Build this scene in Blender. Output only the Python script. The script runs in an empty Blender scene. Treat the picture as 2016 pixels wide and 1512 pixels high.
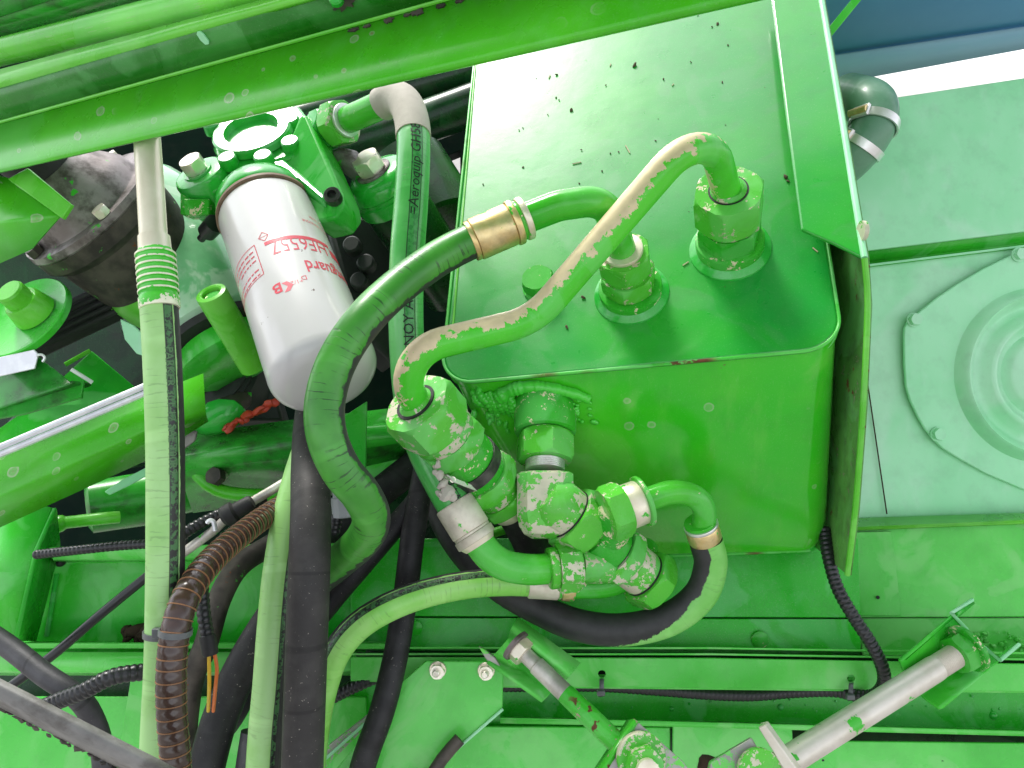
import bpy, bmesh, math, random
from mathutils import Vector as V3, Matrix
rnd = random.Random(7)
R = math.radians
sc = bpy.context.scene
COL = sc.collection

# ---------------------------------------------------------------- camera, sky, sun, exposure
F = 1523.0
PITCH = R(20)
CAM = V3((0, 0, 1.75))
RT = V3((1, 0, 0))
FW = V3((0, math.cos(PITCH), -math.sin(PITCH)))
UP = V3((0, math.sin(PITCH), math.cos(PITCH)))
cd = bpy.data.cameras.new('camera'); cam = bpy.data.objects.new('camera', cd); COL.objects.link(cam)
cam.location = CAM; cam.rotation_euler = (R(90) - PITCH, 0, 0)
cd.sensor_width = 36.0; cd.lens = 36.0 * F / 2016.0; cd.clip_start = 0.02; cd.clip_end = 4000
sc.camera = cam
wd = bpy.data.worlds.new('World'); sc.world = wd; wd.use_nodes = True
wn = wd.node_tree; wn.nodes.clear()
SUN_EL, SUN_AZ = R(57), R(-36)
sky = wn.nodes.new('ShaderNodeTexSky'); sky.sky_type = 'NISHITA'; sky.sun_disc = False
sky.sun_elevation = SUN_EL; sky.sun_rotation = SUN_AZ; sky.dust_density = 1.5; sky.air_density = 1.0; sky.ozone_density = 1.0
hs = wn.nodes.new('ShaderNodeHueSaturation'); hs.inputs['Saturation'].default_value = 0.25
bg = wn.nodes.new('ShaderNodeBackground'); bg.inputs['Strength'].default_value = 0.15
wo = wn.nodes.new('ShaderNodeOutputWorld')
wn.links.new(sky.outputs[0], hs.inputs['Color']); wn.links.new(hs.outputs[0], bg.inputs['Color']); wn.links.new(bg.outputs[0], wo.inputs[0])
sl = bpy.data.lights.new('sun', 'SUN'); sl.energy = 1.3; sl.angle = R(14); sl.color = (1.0, 0.96, 0.9)
so = bpy.data.objects.new('sun', sl); COL.objects.link(so)
sd = V3((math.sin(SUN_AZ) * math.cos(SUN_EL), math.cos(SUN_AZ) * math.cos(SUN_EL), math.sin(SUN_EL)))
so.rotation_euler = sd.to_track_quat('Z', 'Y').to_euler(); so.location = (0, -3, 6)
vs = sc.view_settings; vs.view_transform = 'Standard'; vs.look = 'None'; vs.gamma = 1.0; vs.use_curve_mapping = False
vs.exposure = 1.34

# ---------------------------------------------------------------- geometry helpers
def W(x, up, fw): return CAM + RT * x + UP * up + FW * fw
def P(u, v, d): return W((u - 1008) / F * d, (756 - v) / F * d, d)
def px(n, d): return n * d / F
def D(x, up, fw): return (RT * x + UP * up + FW * fw).normalized()
def PL(*a): return [P(*t) for t in a]
def ray(u, v): return RT * ((u - 1008) / F) + UP * ((756 - v) / F) + FW
class Plane:
    def __init__(s, p, n): s.p = p; s.n = n.normalized()
    def __call__(s, u, v, off=0.0):
        r = ray(u, v); t = s.n.dot(s.p - CAM) / s.n.dot(r)
        return CAM + r * t + s.n * off
def plane3(a, b, c):
    n = (b - a).cross(c - a).normalized()
    if n.dot(CAM - a) < 0: n = -n
    return Plane(a, n)
def basis(a, ref=None):
    a = a.normalized()
    r = ref if ref is not None else (V3((0, 0, 1)) if abs(a.z) < 0.9 else V3((1, 0, 0)))
    x = (r - a * a.dot(r))
    if x.length < 1e-5: x = a.orthogonal()
    x.normalize(); return x, a.cross(x)
def fillet(pts, rad, n=6, sub=1):
    out = []
    m = len(pts)
    def seg(a, b):
        for k in range(sub): out.append(a.lerp(b, k / sub))
    prev = pts[0]
    for i in range(1, m - 1):
        A, B, C = pts[i - 1], pts[i], pts[i + 1]
        r = rad[i - 1] if isinstance(rad, (list, tuple)) else rad
        u = (A - B); w = (C - B); lu, lw = u.length, w.length; u.normalize(); w.normalize()
        ang = math.pi - u.angle(w)
        t = min(r * math.tan(ang / 2), 0.48 * lu if i > 1 else 0.9 * lu, 0.48 * lw if i < m - 2 else 0.9 * lw)
        rr = t / max(1e-6, math.tan(ang / 2)); k = 4 / 3 * math.tan(ang / 4) * rr
        p0 = B + u * t; p3 = B + w * t; p1 = p0 - u * k; p2 = p3 - w * k
        seg(prev, p0)
        for j in range(n):
            s = j / n
            out.append(p0 * (1 - s) ** 3 + p1 * 3 * s * (1 - s) ** 2 + p2 * 3 * s * s * (1 - s) + p3 * s ** 3)
        prev = p3
    seg(prev, pts[-1]); out.append(pts[-1].copy())
    return out
def smooth(pts, step=0.006):
    q = [pts[0] * 2 - pts[1]] + list(pts) + [pts[-1] * 2 - pts[-2]]
    out = []
    for i in range(1, len(q) - 2):
        a, b, c, d = q[i - 1], q[i], q[i + 1], q[i + 2]
        n = max(2, int((c - b).length / step))
        for k in range(n):
            t = k / n
            out.append(0.5 * ((2 * b) + (c - a) * t + (2 * a - 5 * b + 4 * c - d) * t * t + (3 * b - a - 3 * c + d) * t ** 3))
    out.append(pts[-1].copy())
    return out
def frames(path):
    m = len(path); L = [0.0]
    for i in range(1, m): L.append(L[-1] + (path[i] - path[i - 1]).length)
    fr = []; pN = None; pT = None
    for i in range(m):
        T = (path[min(i + 1, m - 1)] - path[max(i - 1, 0)]).normalized()
        c = (CAM - path[i]).normalized(); N = c - T * T.dot(c)
        if N.length < 0.35:
            if pN is not None: N = pN - T * T.dot(pN)
            else: N = T.orthogonal()
        N.normalize(); fr.append((T, N, T.cross(N))); pN = N
    return L, fr
class MB:
    def __init__(s): s.v = []; s.f = []; s.uv = []
    def add(s, vs, fs, uvs=None):
        o = len(s.v); s.v += [v.copy() for v in vs]
        for k, f in enumerate(fs):
            s.f.append([i + o for i in f]); s.uv.append(uvs[k] if uvs else [(0, 0)] * len(f))
    def rings(s, rings, us, c0=True, c1=True, vfun=None):
        n = len(rings[0]); vs = [p for r in rings for p in r]; fs = []; uv = []
        for i in range(len(rings) - 1):
            for j in range(n):
                k = (j + 1) % n
                fs.append([i * n + j, i * n + k, (i + 1) * n + k, (i + 1) * n + j])
                a, b = j / n - 0.5, (j + 1) / n - 0.5
                uv.append([(us[i], a), (us[i], b), (us[i + 1], b), (us[i + 1], a)])
        if c0: fs.append(list(range(n - 1, -1, -1))); uv.append([(us[0], 0.5)] * n)
        if c1: b = (len(rings) - 1) * n; fs.append([b + j for j in range(n)]); uv.append([(us[-1], 0.5)] * n)
        s.add(vs, fs, uv); return s
    def tube(s, path, r, n=24, c0=True, c1=True, flat=1.0):
        L, fr = frames(path); rg = []
        for i, p in enumerate(path):
            T, N, B = fr[i]; q = r(L[i], L[-1]) if callable(r) else r
            rg.append([p + (N * math.cos(t) * flat + B * math.sin(t)) * q for t in [2 * math.pi * (j / n - 0.5) for j in range(n)]])
        return s.rings(rg, L, c0, c1)
    def lathe(s, p, a, prof, n=40, ref=None, c0=True, c1=True):
        a = a.normalized(); ref = ref if ref is not None else (CAM - p)
        x, y = basis(a, ref); rg = []
        for t, r in prof:
            rg.append([p + a * t + (x * math.cos(q) + y * math.sin(q)) * max(r, 1e-5) for q in [2 * math.pi * (j / n - 0.5) for j in range(n)]])
        return s.rings(rg, [t for t, r in prof], c0, c1)
    def hexa(s, p, a, af, h, rot=0.0, ch=1.03, n=48, hole=0, ends=(1, 1)):
        a = a.normalized(); x, y = basis(a, CAM - p); rg = []; us = []
        tt = [2 * math.pi * (j / n - 0.5) for j in range(n)]
        def rh(t):
            q = (t % (math.pi / 3)) - math.pi / 6
            return af / 2 / math.cos(q)
        def ring(z, lim):
            us.append(z)
            rg.append([p + a * z + (x * math.cos(t - rot) + y * math.sin(t - rot)) * min(rh(t), lim) for t in tt])
        zc = af * 0.07
        rc = af / 2 * 1.035
        st = [0, 0.25, 0.5, 0.75, 1.0]
        if hole:
            us.append(0.0); rg.append([p + a * 0.0 + (x * math.cos(t) + y * math.sin(t)) * hole for t in [q_ - rot for q_ in tt]])
        for q in st: ring(q * zc if ends[0] else q * 1e-4, rc + q * af * 0.062 if ends[0] else 1)
        for q in reversed(st): ring(h - (q * zc if ends[1] else q * 1e-4), rc + q * af * 0.062 if ends[1] else 1)
        return s.rings(rg, us)
    def slab(s, pts, th, dirn=None, holes=()):
        n = V3((0, 0, 0))
        for i in range(len(pts)):
            n += (pts[i] - pts[0]).cross(pts[(i + 1) % len(pts)] - pts[0])
        n.normalize()
        if n.dot(CAM - pts[0]) < 0: n = -n
        dv = (dirn if dirn is not None else -n) * th
        bm = bmesh.new()
        for lay in (0, 1):
            es = []
            for loop in [pts] + list(holes):
                vv = [bm.verts.new(p + dv * lay) for p in loop]
                es += [bm.edges.new((vv[i], vv[(i + 1) % len(vv)])) for i in range(len(vv))]
            if holes: bmesh.ops.triangle_fill(bm, use_beauty=True, edges=es)
            else: bm.faces.new(vv)
        bm.verts.ensure_lookup_table(); tot = len(bm.verts) // 2; o = 0
        for loop in [pts] + list(holes):
            m = len(loop)
            for i in range(m):
                a, b = o + i, o + (i + 1) % m
                bm.faces.new((bm.verts[a], bm.verts[b], bm.verts[b + tot], bm.verts[a + tot]))
            o += m
        bmesh.ops.recalc_face_normals(bm, faces=bm.faces)
        bm.verts.index_update()
        e1 = (pts[1] - pts[0]).normalized(); e2 = n.cross(e1)
        fs = [[v.index for v in f.verts] for f in bm.faces]; vs = [v.co.copy() for v in bm.verts]
        uv = [[((vs[i] - pts[0]).dot(e1), (vs[i] - pts[0]).dot(e2)) for i in f] for f in fs]
        s.add(vs, fs, uv); bm.free(); return s
    def sheet(s, rails, rad=0.004, n=5):
        """rails: fold lines, each a list of stations; the surface runs across them with rounded folds"""
        m = len(rails[0]); sec = []
        for k in range(m):
            pl = [r[k] for r in rails]
            sec.append(fillet(pl, rad, n) if len(pl) > 2 else pl)
        w = len(sec[0]); vs = [p for q in sec for p in q]; fs = []; uv = []; Ls = [0.0]; Vc = [0.0]
        for k in range(1, m): Ls.append(Ls[-1] + (sec[k][0] - sec[k - 1][0]).length)
        for j in range(1, w): Vc.append(Vc[-1] + (sec[0][j] - sec[0][j - 1]).length)
        nn = V3((0, 0, 0))
        for k in range(m - 1):
            for j in range(w - 1):
                f = [k * w + j, k * w + j + 1, (k + 1) * w + j + 1, (k + 1) * w + j]
                fs.append(f); uv.append([(Ls[k], Vc[j]), (Ls[k], Vc[j + 1]), (Ls[k + 1], Vc[j + 1]), (Ls[k + 1], Vc[j])])
                c = vs[f[0]]; q = (vs[f[1]] - c).cross(vs[f[3]] - c)
                nn += q if q.dot(CAM - c) > 0 else -q
                s_ = q.dot(CAM - c); s.acc = getattr(s, 'acc', 0) + s_
        if s.acc < 0: fs = [f[::-1] for f in fs]; uv = [u[::-1] for u in uv]
        s.acc = 0
        s.add(vs, fs, uv); return s
    def box(s, c, x, y, z):
        """c centre, x/y/z half-extent vectors"""
        vs = [c + x * i + y * j + z * k for i in (-1, 1) for j in (-1, 1) for k in (-1, 1)]
        fs = [[0, 1, 3, 2], [4, 6, 7, 5], [0, 4, 5, 1], [2, 3, 7, 6], [0, 2, 6, 4], [1, 5, 7, 3]]
        s.add(vs, fs); return s
    def blob(s, c, r, sx=V3((1, 0, 0)), k=1.0, seed=0, rough=0.25, sub=2):
        bm = bmesh.new(); bmesh.ops.create_icosphere(bm, subdivisions=sub, radius=1)
        q = random.Random(seed); sx = sx.normalized()
        o = [D(q.uniform(-1, 1), q.uniform(-1, 1), q.uniform(-1, 1)) for _ in range(4)]
        for v in bm.verts:
            d = v.co.normalized(); f = 1 + rough * sum(math.sin(3 * d.dot(w) + i) for i, w in enumerate(o)) / 3
            p = d * f * r; p += sx * sx.dot(p) * (k - 1); v.co = c + p
        bm.verts.index_update()
        s.add([v.co for v in bm.verts], [[v.index for v in f.verts] for f in bm.faces]); bm.free(); return s
    def build(s, name, mat, parent=None, ang=35, bevel=0, solid=0, seg=2, label=None, cat=None, group=None, kind=None, fix=True, loc=None):
        me = bpy.data.meshes.new(name)
        if parent is not None: o = parent.matrix_basis.translation.copy()
        else:
            o = loc if loc is not None else sum(s.v, V3((0, 0, 0))) / len(s.v)
        if parent is not None and parent.get('_org'): o = V3(parent['_org'])
        me.from_pydata([v - o for v in s.v], [], s.f)
        ul = me.uv_layers.new(name='UVMap'); k = 0
        fl = [u for f in s.uv for u in f]
        for i, u in enumerate(fl): ul.data[i].uv = u
        me.validate()
        if fix and not solid:
            bm = bmesh.new(); bm.from_mesh(me); bmesh.ops.recalc_face_normals(bm, faces=bm.faces); bm.to_mesh(me); bm.free()
        me.polygons.foreach_set('use_smooth', [True] * len(me.polygons)); me.set_sharp_from_angle(angle=R(ang))
        me.materials.append(mat)
        ob = bpy.data.objects.new(name, me); COL.objects.link(ob)
        if parent is not None: ob.parent = parent
        else: ob.location = o
        ob['_org'] = [o.x, o.y, o.z]
        if solid:
            m = ob.modifiers.new('solid', 'SOLIDIFY'); m.thickness = solid; m.offset = -1; m.use_even_offset = False
        if bevel:
            m = ob.modifiers.new('bevel', 'BEVEL'); m.width = bevel; m.segments = seg; m.limit_method = 'ANGLE'; m.angle_limit = R(40); m.harden_normals = False
        if label: ob['label'] = label
        if cat: ob['category'] = cat
        if group: ob['group'] = group
        if kind: ob['kind'] = kind
        return ob
def thing(name, label, cat, loc, group=None):
    o = bpy.data.objects.new(name, None); COL.objects.link(o); o.location = loc; o.empty_display_size = 0.02
    o['label'] = label; o['category'] = cat
    if group: o['group'] = group
    o['_org'] = [loc.x, loc.y, loc.z]
    return o
def circ(c, x, y, r, n=20): return [c + (x * math.cos(2 * math.pi * k / n) + y * math.sin(2 * math.pi * k / n)) * r for k in range(n)]
def stack(parent, p, a, segs):
    """fittings in a row along an axis; segs = (name, kind, size, length, material[, extra])"""
    a = a.normalized(); p = p.copy()
    for sg in segs:
        nm, kd, sz, ln, mt = sg[:5]; ex = sg[5] if len(sg) > 5 else None; mb = MB(); c = min(0.0012, ln * .2)
        if kd == 'hex': mb.hexa(p, a, sz, ln, rot=ex or 0.0)
        elif kd == 'cyl': mb.lathe(p, a, [(0, sz - c), (c * .3, sz - c * .3), (c, sz), (ln - c, sz), (ln - c * .3, sz - c * .3), (ln, sz - c)])
        elif kd == 'cone': mb.lathe(p, a, [(0, sz), (ln, ex)])
        elif kd == 'thread':
            pr = []; k = int(ln / 0.0016)
            for i in range(k): pr += [(i * .0016, sz * .94), (i * .0016 + .0008, sz)]
            mb.lathe(p, a, pr)
        elif kd == 'prof': mb.lathe(p, a, [(t * ln, r * sz) for t, r in ex])
        elif kd == 'gap': p += a * ln; continue
        mb.build(nm, mt, parent, ang=32); p += a * ln
    return p
def text_mesh(txt, size, font_shear=0.0, bold=0.0, n=2):
    cu = bpy.data.curves.new('t', 'FONT'); cu.body = txt; cu.size = size; cu.align_x = 'LEFT'; cu.shear = font_shear; cu.offset = bold; cu.resolution_u = n
    ob = bpy.data.objects.new('t', cu); COL.objects.link(ob)
    dg = bpy.context.evaluated_depsgraph_get(); me = bpy.data.meshes.new_from_object(ob.evaluated_get(dg))
    bm = bmesh.new(); bm.from_mesh(me); bmesh.ops.triangulate(bm, faces=bm.faces)
    for _ in range(1):
        es = [e for e in bm.edges if e.calc_length() > size * .25]
        if es: bmesh.ops.subdivide_edges(bm, edges=es, cuts=1)
    bmesh.ops.triangulate(bm, faces=bm.faces)
    bm.verts.index_update()
    vs = [(v.co.x, v.co.y) for v in bm.verts]; fs = [[v.index for v in f.verts] for f in bm.faces]; bm.free()
    bpy.data.objects.remove(ob); bpy.data.curves.remove(cu); bpy.data.meshes.remove(me)
    return vs, fs
def on_tube(path, r, s0, ang0, vs, fs, mb, flip=1, lift=0.0003):
    L, fr = frames(path); out = []
    for x, y in vs:
        s = min(max(s0 + flip * x, 0.0), L[-1] - 1e-6); i = 0
        lo, hi = 0, len(L) - 2
        while lo < hi:
            m = (lo + hi + 1) // 2
            if L[m] <= s: lo = m
            else: hi = m - 1
        t = (s - L[lo]) / max(1e-9, L[lo + 1] - L[lo]); p = path[lo].lerp(path[lo + 1], t)
        T, N, B = fr[lo]; N = N.lerp(fr[lo + 1][1], t).normalized(); B = T.cross(N)
        a = ang0 - flip * y / r
        out.append(p + (N * math.cos(a) + B * math.sin(a)) * (r + lift))
    mb.add(out, fs)
    return mb
# ---------------------------------------------------------------- materials
class NG:
    def __init__(s, name):
        s.m = bpy.data.materials.new(name); s.m.use_nodes = True; s.t = s.m.node_tree; s.t.nodes.clear()
        s.out = s.t.nodes.new('ShaderNodeOutputMaterial'); s.b = s.n('ShaderNodeBsdfPrincipled'); s.t.links.new(s.b.outputs[0], s.out.inputs[0])
    def n(s, typ, ins=None, **pr):
        nd = s.t.nodes.new(typ)
        for k, v in pr.items(): setattr(nd, k, v)
        for k, v in (ins or {}).items(): s.set(nd.inputs[k], v)
        return nd
    def set(s, sock, v):
        if isinstance(v, bpy.types.NodeSocket): s.t.links.new(v, sock)
        else:
            if sock.type == 'RGBA' and len(v) == 3: v = (*v, 1)
            sock.default_value = v
    def math(s, op, a, b=0.0, c=0.0): return s.n('ShaderNodeMath', {0: a, 1: b, 2: c}, operation=op).outputs[0]
    def mix(s, f, a, b): return s.n('ShaderNodeMix', {0: f, 6: a, 7: b}, data_type='RGBA').outputs[2]
    def mixf(s, f, a, b): return s.n('ShaderNodeMix', {0: f, 2: a, 3: b}, data_type='FLOAT').outputs[0]
    def step(s, v, lo, hi): return s.n('ShaderNodeMapRange', {0: v, 1: lo, 2: hi}, interpolation_type='SMOOTHSTEP').outputs[0]
    def coord(s):
        tc = s.n('ShaderNodeTexCoord'); oi = s.n('ShaderNodeObjectInfo')
        v = s.n('ShaderNodeVectorMath', {0: tc.outputs['Object'], 1: s.n('ShaderNodeVectorMath', {0: oi.outputs['Random'], 1: (3.1, 7.7, 5.3)}, operation='MULTIPLY').outputs[0]}, operation='ADD').outputs[0]
        s.oc = tc.outputs['Object']; s.uvs = tc.outputs['UV']
        return v
    def scale(s, v, k): return s.n('ShaderNodeVectorMath', {0: v, 1: k}, operation='MULTIPLY').outputs[0]
    def noise(s, v, sc_, det=3, rough=.55, dist=0.0): return s.n('ShaderNodeTexNoise', {'Vector': v, 'Scale': sc_, 'Detail': det, 'Roughness': rough, 'Distortion': dist}).outputs[0]
    def fin(s, col, rough, metal=0.0, spec=.5, bump=None, bstr=.3, bdist=.001, coat=0.0):
        s.set(s.b.inputs['Base Color'], col); s.set(s.b.inputs['Roughness'], rough); s.set(s.b.inputs['Metallic'], metal)
        s.set(s.b.inputs['Specular IOR Level'], spec); s.set(s.b.inputs['Coat Weight'], coat); s.b.inputs['Coat Roughness'].default_value = .12
        if bump is not None:
            s.set(s.b.inputs['Normal'], s.n('ShaderNodeBump', {'Strength': bstr, 'Distance': bdist, 'Height': bump}).outputs[0])
        return s.m
ZN = (.60, .52, .36); STEEL = (.46, .44, .41); RUST = (.20, .065, .025)
def paint(name, col, col2, fade=.35, fadecol=(.16, .48, .17), wear=0.0, wearcol=ZN, wdir=None, wk=.25, wscale=70, edge=0.0, rust=.25, rough=.27, bump=.25,
          patch=14, spots=0.0, dust=.15, metal=0.25, coat=0.1, spec=.35, grime=0.10, scr=0.0, ripple=0.0, spot3=False):
    col, col2 = [[min(.9, x * 1.7) for x in q] for q in (col, col2)]
    fadecol = [min(.9, x * 1.4) for x in fadecol]; wearcol = [min(.9, x * 1.35) for x in wearcol]
    g = NG(name); v = g.coord()
    c = g.mix(g.step(g.noise(v, 9, 3), .35, .65), col, col2)
    fp = g.math('MULTIPLY', g.step(g.noise(v, patch, 4, .5, 1.2), .52, .60), fade)
    c = g.mix(fp, c, fadecol)
    f2 = g.math('MULTIPLY', g.step(g.noise(g.scale(v, (1, 1, .25)), 55, 5, .6), .5, .75), fade * .6)
    c = g.mix(f2, c, fadecol)
    fine = g.noise(v, 900, 3)
    if dust: c = g.mix(g.math('MULTIPLY', g.step(fine, .55, .8), dust), c, (.4, .6, .35))
    rgh = g.math('ADD', g.math('MULTIPLY', g.noise(v, 30, 4), .18), rough - .09)
    rgh = g.math('ADD', rgh, g.math('MULTIPLY', fp, .25))
    h = g.math('MULTIPLY', g.noise(v, 420, 2), .12)
    if ripple: h = g.math('ADD', h, g.math('MULTIPLY', g.noise(v, 45, 2), ripple))
    mt = 0.0
    if spots:   # dried splash rings in a band, uv in metres
        vo = g.n('ShaderNodeTexVoronoi', {'Vector': v if spot3 else g.uvs, 'Scale': 48.0, 'Randomness': 1.0}, voronoi_dimensions='3D' if spot3 else '2D')
        dd = g.math('ADD', vo.outputs['Distance'], g.math('MULTIPLY', g.noise(v, 160, 3), .12))
        cr = g.n('ShaderNodeSeparateColor', {0: vo.outputs['Color']})
        rad = g.math('MULTIPLY_ADD', cr.outputs[0], .20, .10)
        ins = g.step(g.math('SUBTRACT', rad, dd), 0.0, .03)
        ring = g.math('MULTIPLY', ins, g.step(g.math('SUBTRACT', dd, g.math('MULTIPLY', rad, .72)), -.02, .03))
        keep = g.math('GREATER_THAN', cr.outputs[1], .48)
        big = g.step(g.noise(v, 16, 2), .40, .55)
        k = g.math('MULTIPLY', g.math('MULTIPLY', keep, big), spots)
        c = g.mix(g.math('MULTIPLY', g.math('ADD', g.math('MULTIPLY', ins, .35), g.math('MULTIPLY', ring, .5)), k), c, (.42, .55, .33))
        core = g.math('MULTIPLY', g.step(g.math('SUBTRACT', .10, dd), 0, .03), g.math('GREATER_THAN', cr.outputs[2], .62))
        c = g.mix(g.math('MULTIPLY', core, g.math('MULTIPLY', k, .8)), c, (.33, .19, .10))
    if grime:
        c = g.mix(g.math('MULTIPLY', g.step(g.noise(v, 35, 6, .65), .45, .7), grime), c, (.03, .028, .022))
    if wear or edge:
        w = g.math('ADD', g.math('MULTIPLY', g.math('SUBTRACT', g.noise(v, wscale, 6, .6, .4), .5), .9), g.math('MULTIPLY_ADD', g.noise(v, wscale * 5, 4, .7), .55, .225))
        if wdir is not None:
            gm = g.n('ShaderNodeNewGeometry')
            dt = g.n('ShaderNodeVectorMath', {0: gm.outputs['Normal'], 1: tuple(wdir)}, operation='DOT_PRODUCT').outputs['Value']
            w = g.math('ADD', w, g.math('MULTIPLY', dt, wk))
        if edge:
            gm2 = g.n('ShaderNodeNewGeometry')
            w = g.math('ADD', w, g.math('MULTIPLY', g.step(gm2.outputs['Pointiness'], .5, .60), edge))
        fw_ = g.step(w, .735 - wear, .76 - wear)
        wc = g.mix(g.noise(v, 130, 4), [x * .75 for x in wearcol], [min(1, x * 1.2) for x in wearcol])
        c = g.mix(fw_, c, wc); mt = g.math('MULTIPLY', fw_, metal); rgh = g.mixf(fw_, rgh, .48)
        h = g.math('SUBTRACT', h, g.math('MULTIPLY', fw_, .35))
    if rust:
        fr_ = g.step(g.noise(v, 95, 6, .6), .80 - rust * .28, .84 - rust * .28)
        fr_ = g.math('MULTIPLY', fr_, g.step(g.noise(v, 16, 2), .5, .6))
        c = g.mix(fr_, c, g.mix(g.noise(v, 400, 3), RUST, (.05, .02, .01))); rgh = g.mixf(fr_, rgh, .8)
    if scr:
        sn = g.noise(g.scale(v, (1, 1, .04)), 700, 3)
        c = g.mix(g.math('MULTIPLY', g.step(sn, .62, .72), scr), c, (.4, .52, .36))
    return g.fin(c, rgh, mt, spec, h, bump, .0012, coat)
G1, G2 = (.012, .26, .016), (.030, .33, .018)
LIME1, LIME2 = (.055, .30, .016), (.085, .35, .025)
DK1, DK2 = (.001, .014, .004), (.0025, .028, .006)  # shade of the bay put into the colour of recessed parts
PALE1, PALE2 = (.19, .46, .255), (.235, .49, .30)  # sky glare on the right panels mixed into this mint base
M = {}
M['green'] = paint('green_paint', G1, G2)
M['tank_top'] = paint('tank_lid_paint', (.005, .19, .022), (.010, .22, .014), fade=.25, fadecol=(.04, .20, .06), rust=.12, rough=.30, dust=.12, ripple=.5, coat=.85, scr=.10, spec=.5)
M['tank'] = paint('tank_body_paint', (.018, .30, .008), (.038, .34, .010), fade=.40, fadecol=(.13, .42, .06), patch=7, rust=.42, rough=.18, coat=.9, spots=.6, spot3=True, ripple=.35, scr=.06)
M['lime'] = paint('bright_green_paint', LIME1, LIME2, fade=.25, rust=.12, fadecol=(.2, .52, .12))
M['beam'] = paint('splashed_green_paint', (.034, .27, .006), (.048, .31, .010), fade=.18, rust=.14, spots=.9, patch=5)
M['pale'] = paint('pale_glare_green_paint', PALE1, PALE2, fade=.5, fadecol=(.40, .60, .46), patch=3, rust=.25, rough=.34, dust=.08, scr=.12, ripple=.25)
M['rail'] = paint('rail_paint', (.045, .34, .035), (.075, .40, .06), fade=.5, fadecol=(.18, .50, .15), rust=.30, scr=.15)
M['shelf'] = paint('shelf_paint', (.008, .25, .008), (.016, .29, .012), fade=.45, fadecol=(.10, .40, .13), rust=.22, ripple=.7, bump=.6, dust=.35)
M['dark'] = paint('shade_dark_green_paint', DK1, DK2, fade=.1, rust=.1, grime=.5, fadecol=(.03, .18, .05))
M['wall'] = paint('grimy_shade_wall_paint', (.001, .006, .004), (.0015, .010, .005), fade=0, rust=.1, grime=.2, dust=0, rough=.7, coat=0, spec=.08)  # near-black base puts the shade of the gaps into the wall
M['grimy'] = paint('grimy_green_paint', (.012, .16, .014), (.02, .24, .018), fade=.1, rust=.35, grime=.75)
M['cast'] = paint('cast_green_paint', (.010, .24, .018), (.018, .29, .03), fade=.25, fadecol=(.18, .44, .24), rust=.1, ripple=.9, bump=.8, rough=.22, coat=.5)
M['fit'] = paint('worn_fitting_paint', (.030, .25, .012), (.06, .31, .024), fade=.3, wear=.09, wearcol=(.42, .38, .28), edge=.13, rust=.22, wscale=55, metal=.25)
M['fit2'] = paint('scraped_fitting_paint', (.035, .26, .014), (.065, .32, .028), fade=.35, wear=.155, wearcol=(.46, .44, .33), edge=.1, rust=.2, wscale=45, metal=.2)
M['fit0'] = paint('lightly_worn_fitting_paint', (.012, .22, .010), (.024, .26, .014), fade=.2, wear=.035, edge=.16, rust=.25, wscale=80)
M['pipe'] = paint('chipped_pipe_paint', (.035, .33, .014), (.06, .38, .022), fade=.25, wear=.17, wearcol=(.52, .43, .27), wdir=(RT * -.62 + UP * .70 + FW * -.25).normalized(), wk=.30, wscale=36, rust=0, metal=.15, rough=.24)
M['elbow'] = paint('elbow_paint', (.024, .27, .012), (.05, .32, .024), fade=.2, wear=.03, edge=.05, rust=.08, rough=.2)
M['linkrod'] = paint('link_rod_paint', (.02, .27, .012), (.04, .31, .02), fade=.15, wear=.10, wearcol=(.30, .24, .17), rust=.75, wscale=50, metal=.3)
M['linkplate'] = paint('scraped_plate_paint', (.06, .36, .03), (.10, .42, .06), fade=.35, wear=.20, wearcol=(.30, .29, .27), edge=.15, rust=.2, wscale=60, metal=.5, scr=.3)
M['inner'] = paint('inner_plate_paint', (.05, .16, .03), (.07, .20, .04), fade=.2, wear=.08, wearcol=(.20, .17, .12), rust=.7, grime=.5)

def metal(name, c1, c2, rough=.35, met=.85, green=0.0, rust=0.0, dirt=0.0, sc_=60, bump=.2):
    if c1[0] > .28: c1, c2 = [[min(.92, x * 1.25) for x in q] for q in (c1, c2)]
    g = NG(name); v = g.coord()
    c = g.mix(g.step(g.noise(v, sc_, 5), .35, .65), c1, c2); mt = met
    rg = g.math('MULTIPLY_ADD', g.noise(v, 50, 4), .25, rough - .12)
    if dirt: c = g.mix(g.math('MULTIPLY', g.step(g.noise(v, 40, 6, .65), .42, .68), dirt), c, (.045, .035, .028))
    if green:
        f = g.step(g.noise(v, 48, 6, .6), .70 - green * .3, .72 - green * .3)
        c = g.mix(f, c, (.05, .5, .03)); mt = g.math('MULTIPLY', g.math('SUBTRACT', 1.0, f), met); rg = g.mixf(f, rg, .3)
    if rust:
        f = g.step(g.noise(v, 90, 6, .6), .72 - rust * .3, .76 - rust * .3); c = g.mix(f, c, RUST); rg = g.mixf(f, rg, .8)
    return g.fin(c, rg, mt, .5, g.noise(v, 500, 3), bump, .0006)
M['zinc'] = metal('yellow_zinc', (.62, .55, .42), (.70, .64, .52), .38, .55, green=.32)
M['brass'] = metal('yellow_plated_ferrule', (.62, .45, .20), (.70, .56, .30), .33, .75, green=.42, dirt=.35)
M['tubebeige'] = metal('plated_tube', (.58, .52, .40), (.68, .63, .52), .4, .45, green=.12, sc_=25)
M['ferrule'] = metal('grey_ferrule', (.52, .47, .38), (.62, .58, .48), .45, .35, green=.22, dirt=.25)
M['steel'] = metal('bright_steel', (.60, .58, .57), (.72, .70, .70), .33, .75, green=.15)
M['bolt'] = metal('bolt_steel', (.66, .60, .48), (.74, .70, .62), .3, .7, rust=.1)
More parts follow.
